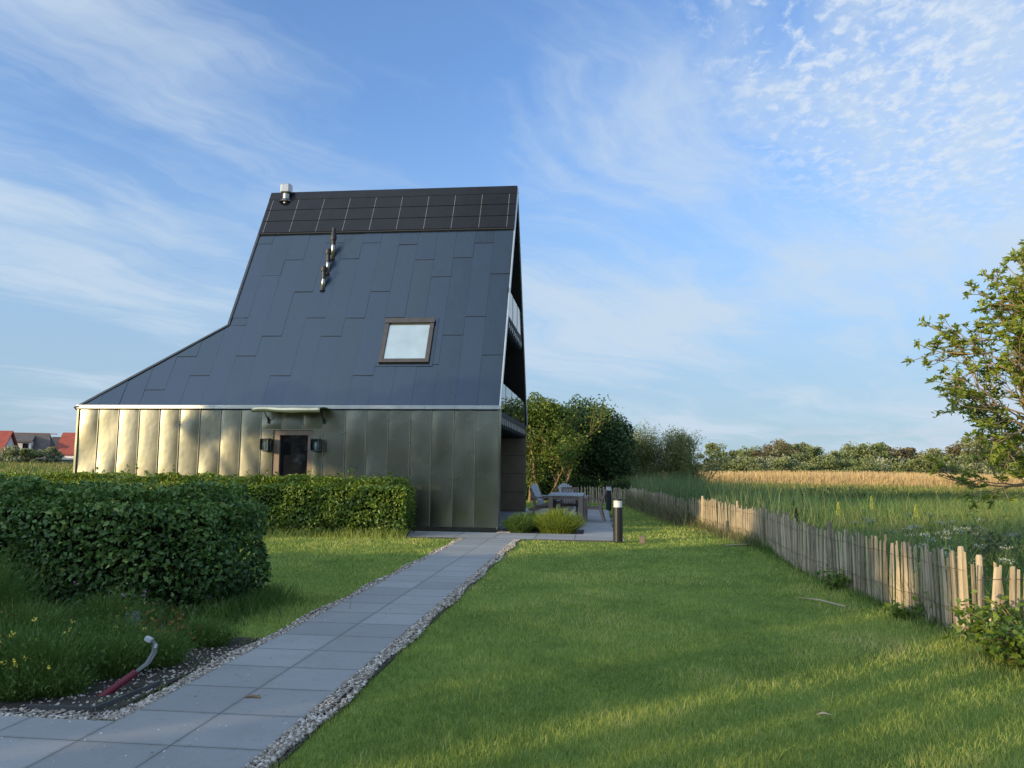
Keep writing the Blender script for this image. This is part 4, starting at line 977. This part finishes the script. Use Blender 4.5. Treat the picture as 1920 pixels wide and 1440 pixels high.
# ------------------------------------------------------------------ trees
def grow(segs, tips, p, d, L, r, lev, spread, upb, g, kids=(2, 3), mids=None):
    pts = [p]; dd = d.copy(); m = 4
    for i in range(m):
        dd = (dd + Vector(g.normal(0, .16, 3)) + Vector((0, 0, upb*.12))).normalized(); pts.append(pts[-1] + dd*L/m)
    segs.append((pts, [r*(1 - .4*i/m) for i in range(m+1)], lev))
    if mids is not None and lev <= 1: mids += pts[1:]
    if lev == 0: tips.append((pts[-1], dd)); return
    for k in range(g.integers(kids[0], kids[1] + 1)):
        ax = dd.cross(Vector(g.normal(0, 1, 3))).normalized(); q = (Matrix.Rotation(g.uniform(.35, 1)*spread, 3, ax) @ dd)
        grow(segs, tips, pts[-1], q, L*g.uniform(.62, .85), r*.6*g.uniform(.8, 1.05), lev-1, spread, upb, g, kids, mids)
    if lev >= 1:
        for k in range(g.integers(0, 3)):
            j = g.integers(1, m); ax = dd.cross(Vector(g.normal(0, 1, 3))).normalized(); q = Matrix.Rotation(g.uniform(.5, 1.1)*spread, 3, ax) @ dd
            grow(segs, tips, pts[j], q, L*g.uniform(.5, .75), r*.45, lev-1, spread, upb, g, kids, mids)
def tree(name, loc, label, cat, seed, trunks, L, r, lev, spread, upb, leafn, lsize, lmat, bark, sig=.25, kids=(2, 3), extra=None, group=None, ratio=.5, squash=None, minr=0.0):
    g = np.random.default_rng(seed)
    root = empty(name, loc, label, cat, group=group); segs = []; tips = []; mids = []
    for (ox, oy, dx, dy, dz) in trunks: grow(segs, tips, Vector((ox, oy, -.1)), Vector((dx, dy, dz)).normalized(), L*g.uniform(.85, 1.15), r*g.uniform(.75, 1.1), lev, spread, upb, g, kids, mids)
    mb = MB()
    for pts, rad, lv in segs: mb.tube(pts, [max(q, minr) for q in rad], 7 if lv > 1 else 4, cap=False)
    mb.build('trunk', bark, root, smooth=True)
    C = [(t.x, t.y, t.z) for t, d in tips] + [(q.x, q.y, q.z) for q in mids]
    C = np.array(C)
    P = C[g.integers(0, len(C), leafn)] + g.normal(0, 1, (leafn, 3))*sig*np.array([1, 1, .8])
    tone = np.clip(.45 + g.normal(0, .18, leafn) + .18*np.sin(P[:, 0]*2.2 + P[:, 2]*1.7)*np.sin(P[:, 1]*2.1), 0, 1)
    if extra:
        for (cx, cy, cz, rx, ry, rz, n) in extra:
            q = g.normal(size=(n, 3)); q /= np.linalg.norm(q, axis=1)[:, None]; rad = g.random(n)**.35
            f = 1 + .18*np.sin(q[:, 0]*5 + seed)*np.sin(q[:, 1]*4 + 1) + .12*np.sin(q[:, 2]*9 + q[:, 0]*7)
            P = np.concatenate([P, np.stack([cx + q[:, 0]*rx*rad*f, cy + q[:, 1]*ry*rad*f, cz + q[:, 2]*rz*rad*f], 1)])
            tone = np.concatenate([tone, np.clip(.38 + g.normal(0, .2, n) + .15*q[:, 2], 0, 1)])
    P[:, 2] = np.maximum(P[:, 2], .05)
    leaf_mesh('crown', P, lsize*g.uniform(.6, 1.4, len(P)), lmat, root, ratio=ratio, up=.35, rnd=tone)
    return root
TLEAF = leafmat('bright elder leaves', [(0, (.060, .105, .020)), (.5, (.14, .21, .035)), (1, (.27, .32, .07))], .35, .5, .35, .6, .3)
DLEAF = leafmat('dark tree leaves', [(0, (.024, .058, .018)), (.5, (.055, .110, .032)), (1, (.12, .18, .05))], .22, .45, .4, .6, .3)
WLEAF = leafmat('willow leaves', [(0, (.11, .135, .046)), (.5, (.23, .255, .085)), (1, (.38, .37, .16))], .3, .55, .3, .5, .4)
tree('elder_tree', (-.25, 17.2, 0), 'bright green multi stemmed elder tree rising behind the house corner', 'tree', 21,
     [(-.9, 0, -.35, 0, 1), (-.5, .3, -.1, .1, 1), (0, 0, .12, -.1, 1), (.4, .2, .3, 0, 1), (.6, -.2, .30, -.1, 1), (.8, 0, .42, 0, .95), (.2, -.3, -.2, -.15, 1), (.65, .1, .18, 0, 1)], 1.58, .085, 3, .55, .35,
     15000, .13, TLEAF, BARKL, .22, extra=[(-.1, .2, 4.1, 1.35, 1.1, .85, 7500), (-1.3, .3, 3.3, 1.1, 1.0, 1.1, 3500), (.8, .8, 3.0, .9, .7, .9, 2500)])
tree('dark_tree', (2.05, 20.3, 0), 'dense dark green rounded tree right of the bright elder tree', 'tree', 22,
     [(-.5, 0, -.3, 0, 1), (.2, .1, .1, 0, 1), (.8, 0, .5, 0, 1)], 1.5, .10, 3, .75, .2, 12000, .15, DLEAF, BARK, .28,
     extra=[(-.3, 0, 3.7, 1.9, 1.5, 1.35, 8500), (1.0, -.2, 2.3, 1.3, 1.3, 1.5, 6500), (-.6, .3, 1.5, 2.0, 1.3, 1.4, 6000), (1.4, .1, 3.3, .8, .8, .8, 1800)])
g = np.random.default_rng(31)
tree('willow_shrub', (5.6, 26.0, 0), 'wide feathery grey green willow shrub beyond the end of the lawn', 'shrub', 23,
     [(g.uniform(-2.3, 2.3), g.uniform(-.8, .8), g.normal(0, .25), g.normal(0, .2), 1) for _ in range(26)], 1.5, .04, 2, .38, .9, 24000, .15, WLEAF, BARK, .20, ratio=.22,
     extra=[(0, 0, 1.3, 2.7, 1.2, 1.35, 8000), (-1.2, 0, 2.2, 1.3, 1, 1.2, 3000), (1.9, 0, .9, 1.0, 1, .9, 2500)])
tree('willow_shrub', (3.6, 25.5, 0), 'lower grey green bush between the dark tree and the wide willow shrub', 'shrub', 24,
     [(g.uniform(-.8, .8), g.uniform(-.5, .5), g.normal(0, .3), g.normal(0, .2), 1) for _ in range(8)], 1.0, .035, 2, .45, .6, 6000, .14, WLEAF, BARK, .2, ratio=.28, extra=[(0, 0, 1.0, 1.2, .8, 1.0, 3000)])
# bushes that close the end of the garden behind the terrace
for i, (x, y, h, lab) in enumerate(((-1.0, 21.2, 3.0, 'dark shrub filling the gap behind the stems of the bright elder tree'), (.9, 21.8, 3.2, 'dark shrub between the bright elder tree and the dark rounded tree'), (-.8, 19.6, 1.5, 'low dark shrub under the bright elder tree'), (1.6, 19.3, 1.3, 'low dark shrub at the end of the lawn behind the lounge chairs'), (3.6, 18.8, 1.2, 'low dark shrub in front of the dark rounded tree'))):
    tree('dark_shrub', (x, y, 0), lab, 'shrub', 40 + i, [(k*.25 - .4, 0, k*.2 - .3, 0, 1) for k in range(4)], h*.35, .02, 1, .8, .3, 1500, .12, DLEAF, BARK, .2, extra=[(0, 0, h*.45, 1.4, .9, h*.5, int(2600*h))])

# the elder in the near right: lichen coated arching branches with rosettes of leaves
NELEAF = leafmat('sunlit elder leaves', [(0, (.10, .16, .025)), (.5, (.24, .31, .045)), (1, (.42, .45, .10))], .42, .5, .35, .9, .3)  # brighter leaf colour stands in for sunlight the upturned leaves miss
def near_elder():
    g = np.random.default_rng(52)
    root = empty('elder_tree', (8.12, -10.1, .12), 'sunlit elder tree with lichen yellow branches reaching in from the right edge', 'tree')
    segs = []; tips = []; mids = []
    trunk = [Vector((0, 0, -.1)), Vector((-.05, 0, .6)), Vector((-.12, -.02, 1.2)), Vector((-.1, 0, 1.9)), Vector((0, .05, 2.6)), Vector((.1, 0, 3.1))]
    segs.append((trunk, [.10, .09, .075, .06, .05, .035], 4))
    arms = [(1.35, (-.9, .35, .25), .85), (1.45, (-1, -.3, .35), .95), (1.6, (-1, .1, .30), 1.05), (1.7, (-.95, .3, .5), 1.0), (1.8, (-1, -.25, .55), 1.1), (2.0, (-.9, .0, .72), 1.1), (2.1, (-.95, .2, .45), 1.05), (2.2, (-.8, -.3, .85), 1.0),
            (2.4, (-.75, .2, .75), 1.1), (2.5, (-.85, -.1, .6), 1.0), (2.6, (-.8, 0, .8), .95), (2.8, (-.8, .2, .65), .9), (1.9, (-1, .05, .42), 1.15), (2.3, (-1, -.05, .5), 1.1), (2.8, (-.6, -.2, .7), .8), (2.9, (.6, 0, .8), .9), (2.2, (.8, .3, .5), .9), (1.6, (.9, -.2, .4), .9), (1.8, (.1, .9, .5), .9), (1.9, (-.1, -.9, .55), .9), (2.5, (.2, -.8, .7), .9)]
    for z, d, L in arms:
        z -= .06
        k = min(4, int(z/.65)); f = min(1, z/.65 - k); p = trunk[k].lerp(trunk[k+1], min(1, f))
        grow(segs, tips, p, Vector(d).normalized(), L*.68, .024, 3, .62, .30, g, (2, 3), mids)
    mb = MB()
    for pts, rad, lv in segs: mb.tube(pts, [max(q, .0045) for q in rad], 8 if lv > 2 else 5, cap=False)
    mb.build('trunk', BARKL, root, smooth=True)
    tips = [t for t in tips if t[0].z > 1.05]; mids = [q for q in mids if q.z > 1.2]
    P = []; A = []; T = []
    def rosette(p, d, n, s, tone):
        for _ in range(n):
            a = Vector(g.normal(0, 1, 3)); a = (a - d*a.dot(d)*.6 + d*.35 + Vector((0, 0, .1))).normalized()
            for q in (.5, 1.0):
                P.append(p + a*s*q*1.0 + Vector(g.normal(0, .012, 3))); A.append(a); T.append(tone + g.normal(0, .13))
            b = a.cross(Vector((0, 0, 1))).normalized()
            for sg in (-1, 1):
                P.append(p + a*s*.55 + b*sg*s*.30); A.append((a*.6 + b*sg).normalized()); T.append(tone + g.normal(0, .13))
    for p, d in tips: rosette(p, d, 4, .062, .62) if g.random() < .85 else None
    for q in mids:
        if g.random() < .24: rosette(q, Vector((0, 0, 1)), 3, .075, .45)
    for i in range(150): # fill the hidden right part
        q = g.normal(0, 1, 3)*np.array([.6, .7, .7]) + np.array([.75, 0, 3.0]); rosette(Vector(q), Vector((0, 0, 1)), 4, .09, .4)
    P = np.array([p[:] for p in P]); A = np.array([a[:] for a in A])
    leaf_mesh('crown', P, .066*g.uniform(.5, 1.45, len(P)), NELEAF, root, ratio=.40, up=.5, aim=A*2.2, rnd=np.clip(np.array(T), 0, 1))
near_elder()

# brambles and nettles at the right corner of the fence
def bramble(loc, rx, ry, h, n, label, mat, seed, group=None):
    g = np.random.default_rng(seed); root = empty('bramble_bush', loc, label, 'bush', group=group)
    mb = MB(); P = []
    for i in range(int(n/38)):
        a = g.uniform(0, 6.28); q = g.random()**.6; p = Vector((math.cos(a)*rx*q*.5, math.sin(a)*ry*q*.5, 0)); d = Vector((math.cos(a)*.5*g.random(), math.sin(a)*.5*g.random(), 1)).normalized()
        pts = [p]; hh = h*g.uniform(.55, 1.1)*(1 - .3*q)
        for k in range(6):
            d = (d + Vector((math.cos(a)*.16, math.sin(a)*.16, -.13)) + Vector(g.normal(0, .1, 3))).normalized(); pts.append(pts[-1] + d*hh/5)
        mb.tube(pts, [.006, .0055, .005, .0045, .004, .003, .002], 4, cap=False)
        for k in range(38):
            t = g.random()*5.9; j = int(t); P.append(pts[j].lerp(pts[j+1], t - j) + Vector(g.normal(0, .045, 3)))
    mb.build('stems', BARKL, root)
    P = np.array([p[:] for p in P]); P[:, 2] = np.maximum(P[:, 2], .02)
    leaf_mesh('foliage', P, .062*g.uniform(.5, 1.45, len(P)), mat, root, ratio=.72, up=.5, rnd=np.clip(.3 + .35*P[:, 2]/h + g.normal(0, .2, len(P)), 0, 1))
BRAM = leafmat('bramble leaves', [(0, (.05, .10, .018)), (.5, (.13, .21, .030)), (1, (.25, .32, .05))], .3, .42, .45, 2, .3)
bramble((6.20, -12.25, 0), .60, .70, .66, 3000, 'sunlit bramble bush growing over the lawn at the fence corner', BRAM, 61)
bramble((6.75, -12.9, 0), .80, .8, .78, 3400, 'darker bramble bush in front of the first one at the right picture edge', BRAM, 62)
bramble((5.72, -8.2, 0), .18, .22, .42, 300, 'small dark weed clump against the middle of the long fence', BRAM, 63)
bramble((5.84, -10.3, 0), .12, .18, .22, 170, 'small weed clump at the near end of the long fence', BRAM, 64)
bramble((8.6, -7.0, 0), 1.2, 1.0, 1.05, 3200, 'grey green nettle thicket beyond the fence at the right edge', leafmat('nettle leaves', [(0, (.04, .075, .035)), (.5, (.085, .13, .065)), (1, (.16, .20, .11))], .3, .5, .3, 1, .3), 65)

MBUSH = leafmat('marsh bush leaves', [(0, (.035, .085, .022)), (.5, (.075, .155, .036)), (1, (.16, .24, .06))], .3, .5, .3, 1, .3)
for i_, (x_, y_, rx_, ry_, h_, n_, t_) in enumerate(((14.5, 22, 3.2, 2.0, 1.15, 2600, 'broad dark green bush in the marsh grass behind the tall reeds'), (19.0, 24, 2.4, 1.6, 1.0, 1700, 'second dark green bush in the marsh grass farther right'), (21.5, 16.5, 1.1, 1.0, 1.25, 1300, 'upright dark bush standing in the marsh in front of the golden reeds'), (26.5, 18, 2.4, 1.6, 1.0, 1500, 'dark low bush in the marsh at the right below the elder branches'), (12.5, 3.5, 1.4, 1.0, .75, 900, 'low green bush among the marsh grass beyond the flower spires'))):
    bramble((x_, y_, 0), rx_, ry_, h_, n_, t_, MBUSH, 110 + i_)
n = 26000; x = rng.uniform(6.5, 32, n); y = rng.uniform(-8, 14, n); ok = (np.sin(x*.9 + 2*np.sin(y*.5))*np.sin(y*.8 + x*.3) > .15) & (x > fence_x(y) + .6) & (x - 6 > -.6*(y + 3)); x, y = x[ok], y[ok]; n = len(x)
hh = rng.uniform(.35, .95, n)
tag(blades('seeding_grass', np.stack([x, y, np.full(n, -.05)], 1), hh, rng.uniform(.006, .013, n), hh*rng.uniform(.1, .7, n), leafmat('seeding grass', [(0, (.16, .20, .06)), (.5, (.34, .33, .12)), (1, (.55, .42, .20))], .35, .6, .2, .4, .6), 3, droop=.15), 'tangled yellowish seeding grass scattered through the marsh beyond the fence', 'grass', kind='stuff')
# white umbels and yellow spires behind the fence
UMB = simple('white umbel flowers', (.40, .44, .34), .7, 0, .06, 20); STALK = simple('green stalk', (.09, .15, .05), .6, 0, .2, 10); SPIRE = simple('yellow green spire flowers', (.40, .44, .08), .6, 0, .15, 20)
def umbel(loc, h, seed, label):
    g = np.random.default_rng(seed); root = empty('cow_parsley', loc, label, 'plant', group='white flowered cow parsley behind the fence')
    mb = MB(); P = []; 
    for k in range(4):
        top = Vector((g.normal(0, .16), g.normal(0, .16), h*g.uniform(.8, 1.05))); b = Vector((0, 0, h*.35))
        mb.tube([(0, 0, 0), b, top], [.006, .005, .003], 4)
        for j in range(10):
            a = 6.28*j/10; q = top + Vector((math.cos(a)*.055*g.uniform(.4, 1), math.sin(a)*.055*g.uniform(.4, 1), .012)); mb.tube([top - Vector((0, 0, .04)), q], .0014, 3, cap=False)
            for _ in range(4): P.append(q + Vector(g.normal(0, .012, 3))*1.0)
    mb.build('stems', STALK, root); P = np.array([p[:] for p in P])
    leaf_mesh('blossom', P, .018*g.uniform(.7, 1.2, len(P)), UMB, root, ratio=.9, up=2.5)
    q = g.normal(0, 1, (90, 3))*np.array([.11, .11, .16]) + np.array([0, 0, h*.35]); leaf_mesh('leaves', q, .07, REED, root, ratio=.35)
UL = [((6.55, -8.35, 0), .86), ((6.35, -9.6, 0), .84), ((6.95, -7.9, 0), .95), ((7.25, -8.5, 0), .92), ((6.75, -9.1, 0), .85), ((7.5, -7.6, 0), .90), ((6.15, -10.5, 0), .80), ((6.6, -10.75, 0), .80), ((6.4, -7.2, 0), .88), ((7.9, -8.6, 0), .84)]
UT = ['behind the middle of the long fence', 'over the near half of the long fence', 'tallest of its group', 'in the group left of the nettle thicket', 'just behind the pales', 'farthest back, near the nettles', 'behind the fence corner', 'above the sunlit leaning pales', 'farthest left along the fence', 'in front of the nettle thicket']
for i, ((l, h), t) in enumerate(zip(UL, UT)): umbel(l, h, 70 + i, 'white flowered cow parsley ' + t)
def spire(loc, h, seed, label, mat):
    g = np.random.default_rng(seed); root = empty('flower_spire', loc, label, 'plant', group='upright flower spires beyond the fence')
    MB().tube([(0, 0, 0), (0, 0, h)], [.01, .004], 5).build('stem', STALK, root)
    n = 240; t = g.random(n)**.8; a = g.uniform(0, 6.28, n); r_ = .055*(1 - t*.75)*g.uniform(.4, 1.2, n)
    leaf_mesh('blossom', np.stack([np.cos(a)*r_, np.sin(a)*r_, h*(.6 + .4*t)], 1), .035*g.uniform(.6, 1.2, n), mat, root, ratio=.5)
spire((8.35, .8, 0), .82, 90, 'leftmost yellow green flower spire beyond the fence', SPIRE)
spire((9.6, 2.2, 0), .95, 91, 'middle slimmer yellow green flower spire beyond the fence', SPIRE)
spire((10.1, .6, 0), .80, 92, 'rightmost yellow green flower spire beyond the fence', SPIRE)
spire((6.75, -1.7, 0), .78, 93, 'dark brown seed spike of a dock plant behind the fence', simple('dark brown seeds', (.045, .028, .016), .8, 0, .3, 20))

# ------------------------------------------------------------------ distant wood
WOODL = [leafmat('distant wood leaves', [(0, (.10, .135, .055)), (.5, (.21, .25, .10)), (1, (.34, .35, .16))], .25, .6, .2, .1, .5),
         leafmat('distant olive leaves', [(0, (.12, .135, .06)), (.5, (.24, .25, .11)), (1, (.36, .35, .17))], .25, .6, .2, .1, .5),
         leafmat('distant pale willow leaves', [(0, (.17, .19, .11)), (.5, (.31, .33, .19)), (1, (.44, .45, .28))], .25, .6, .2, .1, .5),
         leafmat('distant brown twigs', [(0, (.12, .10, .055)), (.5, (.20, .16, .09)), (1, (.28, .23, .13))], .2, .7, .1, .1, .4)]
def far_tree(name, az, dist, h, w, mat, label, group, seed, low=.0, n=900, cat='tree'):
    n = int(n*2.3)
    g = np.random.default_rng(seed); x, y = CAM.x + dist*math.sin(az), CAM.y + dist*math.cos(az); z = float(ground_z(np.array(x), np.array(y)))
    root = empty(name, (x, y, z), label, cat, group=group)
    MB().tube([(0, 0, -.2), (.1, 0, h*.3), (0, .1, h*.6)], [.03*h, .025*h, .012*h], 6).tube([(0, 0, h*.3), (w*.25, 0, h*.6)], [.018*h, .008*h], 5).tube([(0, 0, h*.25), (-w*.25, 0, h*.55)], [.018*h, .008*h], 5).build('trunk', BARK, root)
    K = 20; C = np.stack([g.normal(0, .30*w, K), g.normal(0, .25*w, K), h*(low + .15 + (.80-low)*g.random(K))], 1); C[:, 2] -= .10*h*(np.abs(C[:, 0])/(.3*w)); C[0] = [0, 0, h*.8]
    rad = w*.20*g.uniform(.5, 1.3, K); k = g.integers(0, K, n); q = g.normal(size=(n, 3)); q /= np.linalg.norm(q, axis=1)[:, None]
    P = C[k] + q*rad[k][:, None]*(g.random(n)**.4)[:, None]*np.array([1, 1, .75]); P[:, 2] = np.clip(P[:, 2], .1, None)
    leaf_mesh('crown', P, (.016*dist/10)*g.uniform(.6, 1.6, n) + .10, mat, root, ratio=.75, up=.5, rnd=np.clip(.42 + .25*q[:, 2] + g.normal(0, .14, n), 0, 1))
g = np.random.default_rng(99)
i = 0
for az_d in np.arange(8.0, 37, .62):          # back row
    k = 1 if az_d > 21.5 else 0
    hh = 6.6 + 1.0*math.sin(az_d*1.1) + g.normal(0, .55) + (1.2*min(1, max(0, (az_d - 22.0)/2.0)))
    if 20.6 < az_d < 21.4: hh -= 1.6
    br = g.random() < .22
    far_tree('woodland_tree', R(az_d + g.normal(0, .12)), 168 + g.normal(0, 6), hh, 6.2 + g.normal(0, .8), WOODL[3 if br else k], 'brownish bare topped tree in the distant wood' if br else ('olive green tree in the right part of the distant wood' if k else 'green leafy tree in the left part of the distant wood'), 'trees of the distant wood', 200 + i, .0, 900); i += 1
for az_d in np.arange(8.0, 37, .85):          # front row of lower pale bushes
    pale_ = g.random() < .55
    far_tree('willow_bush', R(az_d + g.normal(0, .15)), 138 + g.normal(0, 4), 3.4 + g.normal(0, .5), 5.4 + g.normal(0, .7), WOODL[2 if pale_ else 0], 'low pale rounded willow bush along the front of the distant wood' if pale_ else 'low green bush along the front of the distant wood', 'bushes in front of the distant wood', 300 + i, .0, 700, 'bush'); i += 1

# ------------------------------------------------------------------ village houses on the left
def at(az, dist):
    x, y = CAM.x + dist*math.sin(az), CAM.y + dist*math.cos(az); return x, y, float(ground_z(np.array(x), np.array(y)))
def ghouse(name, az, dist, w, dp, he, hr, rot, roofm, wallm, label, hip=0.0, dz=0.0):
    """simple house in local coordinates: ridge along x, the front faces -y"""
    x, y, z = at(az, dist); root = empty(name, (x, y, z + dz), label, 'house', rot)
    MB().prism([(-w/2, -dp/2, -1), (w/2, -dp/2, -1), (w/2, dp/2, -1), (-w/2, dp/2, -1)], (0, 0, he + 1)).build('wall', wallm, root)
    if hip == 0: MB().prism([(-w/2 + .15, -dp/2 + .1, he), (-w/2 + .15, dp/2 - .1, he), (-w/2 + .15, 0, hr - .3)], (w - .3, 0, 0)).build('gable', wallm, root)
    o = .35; v = [(-w/2-o, -dp/2-o, he - .25), (w/2+o, -dp/2-o, he - .25), (w/2+o, dp/2+o, he - .25), (-w/2-o, dp/2+o, he - .25), (-w/2-o+hip, 0, hr), (w/2+o-hip, 0, hr)]
    f = [(0, 1, 5, 4), (2, 3, 4, 5)] + ([(1, 2, 5), (3, 0, 4)] if hip else [])
    r_ = link_mesh('roof', v, f, roofm, root); s = r_.modifiers.new('solid', 'SOLIDIFY'); s.thickness = .25; s.offset = 1
    return root
def fwin(root, x, y, z, w, h):
    MB().box(x - w/2, x + w/2, y - .06, y + .05, z, z + h).build('window', WHITEWALL, root)
    b = MB().box(x - w/2 + .14*w, x + w/2 - .14*w, y - .09, y - .062, z + .14*h, z + h - .14*h).build('pane', DGLASS, root)
AL = yaw
def az_of(px): return math.atan((px - 960)/FPX) - yaw
h_ = ghouse('thatched_house', az_of(56), 190, 10.0, 8.5, 1.9, 7.0, R(24), SLATE, BRICKW, 'thatched grey house with a white dormer window in the distant village', 1.6, -.9)
dm = MB().box(-2.7, 1.5, -3.95, -1.2, 3.6, 5.25).build('dormer', WHITEWALL, h_)
MB().prism([(-3.1, -4.4, 5.22), (-2.6, -.6, 6.3), (1.4, -.6, 6.3), (1.9, -4.4, 5.22)], (0, .12, .35)).build('dormer_roof', SLATE, dm)
for wx in (-1.7, .6): MB().box(wx - .5, wx + .5, -4.02, -3.955, 3.95, 4.95).build('pane', DGLASS, dm)
MB().box(1.9, 3.4, -4.30, -4.255, -.2, 1.75).build('door', BLACK, h_)
MB().box(-5.3, 5.3, -.14, .14, 6.98, 7.14).build('ridge', REDTILE, h_)
h_ = ghouse('red_roofed_house', az_of(-16), 180, 7.5, 8, 2.0, 6.9, R(14), REDTILE, WHITEWALL, 'red tiled house at the left picture edge beside the thatched house', .0, -.9)
MB().box(-.4, .4, -.4, .4, 6.6, 7.9).build('chimney', BRICKW, h_)
h_ = ghouse('brown_roofed_house', az_of(117), 205, 6.0, 7.5, 3.4, 6.7, R(20), BROWNTILE, BRICKW, 'dark brown roofed house between the thatched house and the metal wall', 1.8, -.9)
fwin(h_, 0, -3.8, 1.9, 1.7, 1.4); fwin(h_, -2.0, -3.8, 1.9, 1.1, 1.3)
h_ = ghouse('white_walled_house', az_of(150), 188, 5.6, 7.0, 2.9, 7.2, R(12), REDTILE, WHITEWALL, 'white walled house with steep red roof right against the metal wall', .0, -.9)
MB().box(-.4, .4, -.4, .4, 6.5, 7.6).build('chimney', REDTILE, h_)
MB().box(-2.4, 2.4, -4.9, -3.55, 1.8, 2.1).build('porch_roof', WHITEWALL, h_)
for k, (px, dist, h, w, m, lab) in enumerate(((26, 172, 3.0, 6.0, 2, 'pale rounded bush in front of the left side of the thatched house'), (53, 170, 2.6, 4.6, 0, 'darker rounded bush in front of the thatched house middle'), (99, 174, 3.3, 3.6, 2, 'pale rounded bush between the thatched house and the brown roofed house'), (-8, 176, 2.6, 4, 0, 'low bush at the left picture edge below the red roof'), (103, 225, 6.3, 4.5, 1, 'small tree top behind the roofs of the distant village'))):
    far_tree('village_bush', az_of(px), dist, h, w, WOODL[m], lab, 'bushes round the village houses', 400 + k, 0, 900, 'bush')

# ------------------------------------------------------------------ garden trees behind the camera (they shade the lawn and the wall)
def behind(nv, s): return Vector((.766*s - .643*nv, .643*s + .766*nv, 0))
def shade_tree(nv, s, label, seed, clumps, h, n, ls=.28):
    p = behind(nv, s); g = np.random.default_rng(seed)
    root = empty('garden_tree', p, label, 'tree', group='garden trees standing behind the viewpoint'); A = Vector((-.643, .766, 0)); B = Vector((.766, .643, 0))
    mb = MB(); P = []
    for (a, z, ra, rz, m) in clumps:
        c = A*a + Vector((0, 0, z)); mb.tube([(0, 0, -.1), c*.35 + Vector((0, 0, z*.2)), c], [.16, .10, .04], 7)
        q = g.normal(size=(m, 3)); q /= np.linalg.norm(q, axis=1)[:, None]; r_ = g.random(m)**.5
        for (u, v, w), k in zip(q, r_): P.append(c + A*u*ra*k + B*v*ra*.8*k + Vector((0, 0, w*rz*k)))
    mb.build('trunk', BARK, root, smooth=True)
    P = np.array([p_[:] for p_ in P]); P[:, 2] = np.maximum(P[:, 2], .05)
    leaf_mesh('crown', P, ls*g.uniform(.6, 1.4, len(P)), DLEAF, root, ratio=.6, up=.2)
# dense tree: shades the lawn band n in [-12.2, -3.9]
shade_tree(-8.1, -34, 'broad dense garden tree casting the shade over the lawn', 81,
    [(-3.86, 1.6, .55, 1.9, 1300), (-3.84, 4.4, .54, 1.7, 1100), (-3.82, 6.8, .52, 1.2, 800), (-2.6, 4.0, .62, 2.0, 900), (-1.9, 2.0, 1.30, 2.0, 1600), (0, 2.0, 1.9, 2.0, 1900), (2.6, 2.0, 1.45, 2.0, 1500), (-1.8, 4.8, 1.45, 1.7, 1500), (.3, 5.2, 2.2, 2.0, 2200), (2.5, 4.5, 1.5, 1.7, 1400), (0, 7.3, 1.9, 1.5, 1500), (-1.6, 6.4, 1.5, 1.3, 1000), (1.9, 6.2, 1.4, 1.3, 1000), (-2.2, .9, .95, 1.0, 900), (1.4, .9, 1.6, 1.0, 900)], 9, 0)
# looser crown with gaps: dapples the right part of the wall
shade_tree(2.6, -30, 'looser garden tree whose crown dapples the right half of the wall', 82,
    [(-2.9, 6.12, .55, .26, 420), (-2.1, 6.10, .55, .25, 420), (-1.3, 6.15, .6, .28, 420), (-.5, 6.1, .5, .25, 320), (.3, 6.3, .5, .3, 240), (-3.1, 6.5, .7, .55, 700), (-2.2, 6.5, .8, .5, 700), (-2.5, 7.2, 1.2, 1.0, 950), (-1.3, 7.3, 1.2, 1.0, 760), (-.1, 7.2, 1.1, .9, 640), (1.0, 7.3, .9, .8, 520), (1.9, 6.9, .6, .5, 150), (-1.9, 8.3, 1.1, .6, 420), (2.45, 6.5, .45, .35, 80), (-3.0, 6.5, .7, .7, 300), (-.4, 6.3, .6, .4, 140)], 9, 0)
for i_, (bx_, by_, hb_, rb_) in enumerate(((-2, -37, 11.5, 3.4), (-8, -36, 12.5, 3.6), (-14, -37, 12.0, 3.4), (-20, -41, 11.5, 3.2), (4, -38, 11.0, 3.4))):
    shade_tree(-.643*bx_ + .766*by_, .766*bx_ + .643*by_, 'tall dark garden tree in the row mirrored by the metal wall', 84 + i_, [(0, hb_*.25, rb_, hb_*.28, 1500), (.8, hb_*.55, rb_*.95, hb_*.28, 1500), (-.8, hb_*.8, rb_*.7, hb_*.2, 900)], 9, 0, .42)
# thin hedge row to the south: streaks of light on the near lawn
shade_tree(-14.6, -31, 'thin garden tree letting streaks of sun on to the near lawn', 83,
    [(1.72, 1.5, .20, 1.7, 320), (1.70, 3.6, .20, 1.4, 320), (1.30, 1.5, .13, 1.7, 200), (1.28, 3.6, .14, 1.4, 200), (.85, 1.4, .20, 1.6, 260), (.80, 3.5, .22, 1.4, 260), (.25, 1.6, .22, 1.8, 260), (.2, 3.6, .26, 1.4, 280), (-.5, 1.5, .30, 1.7, 300), (-.5, 3.7, .34, 1.4, 330), (-1.4, 1.8, .4, 1.9, 300), (-1.4, 3.8, .4, 1.4, 260)], 8, 0, .2)
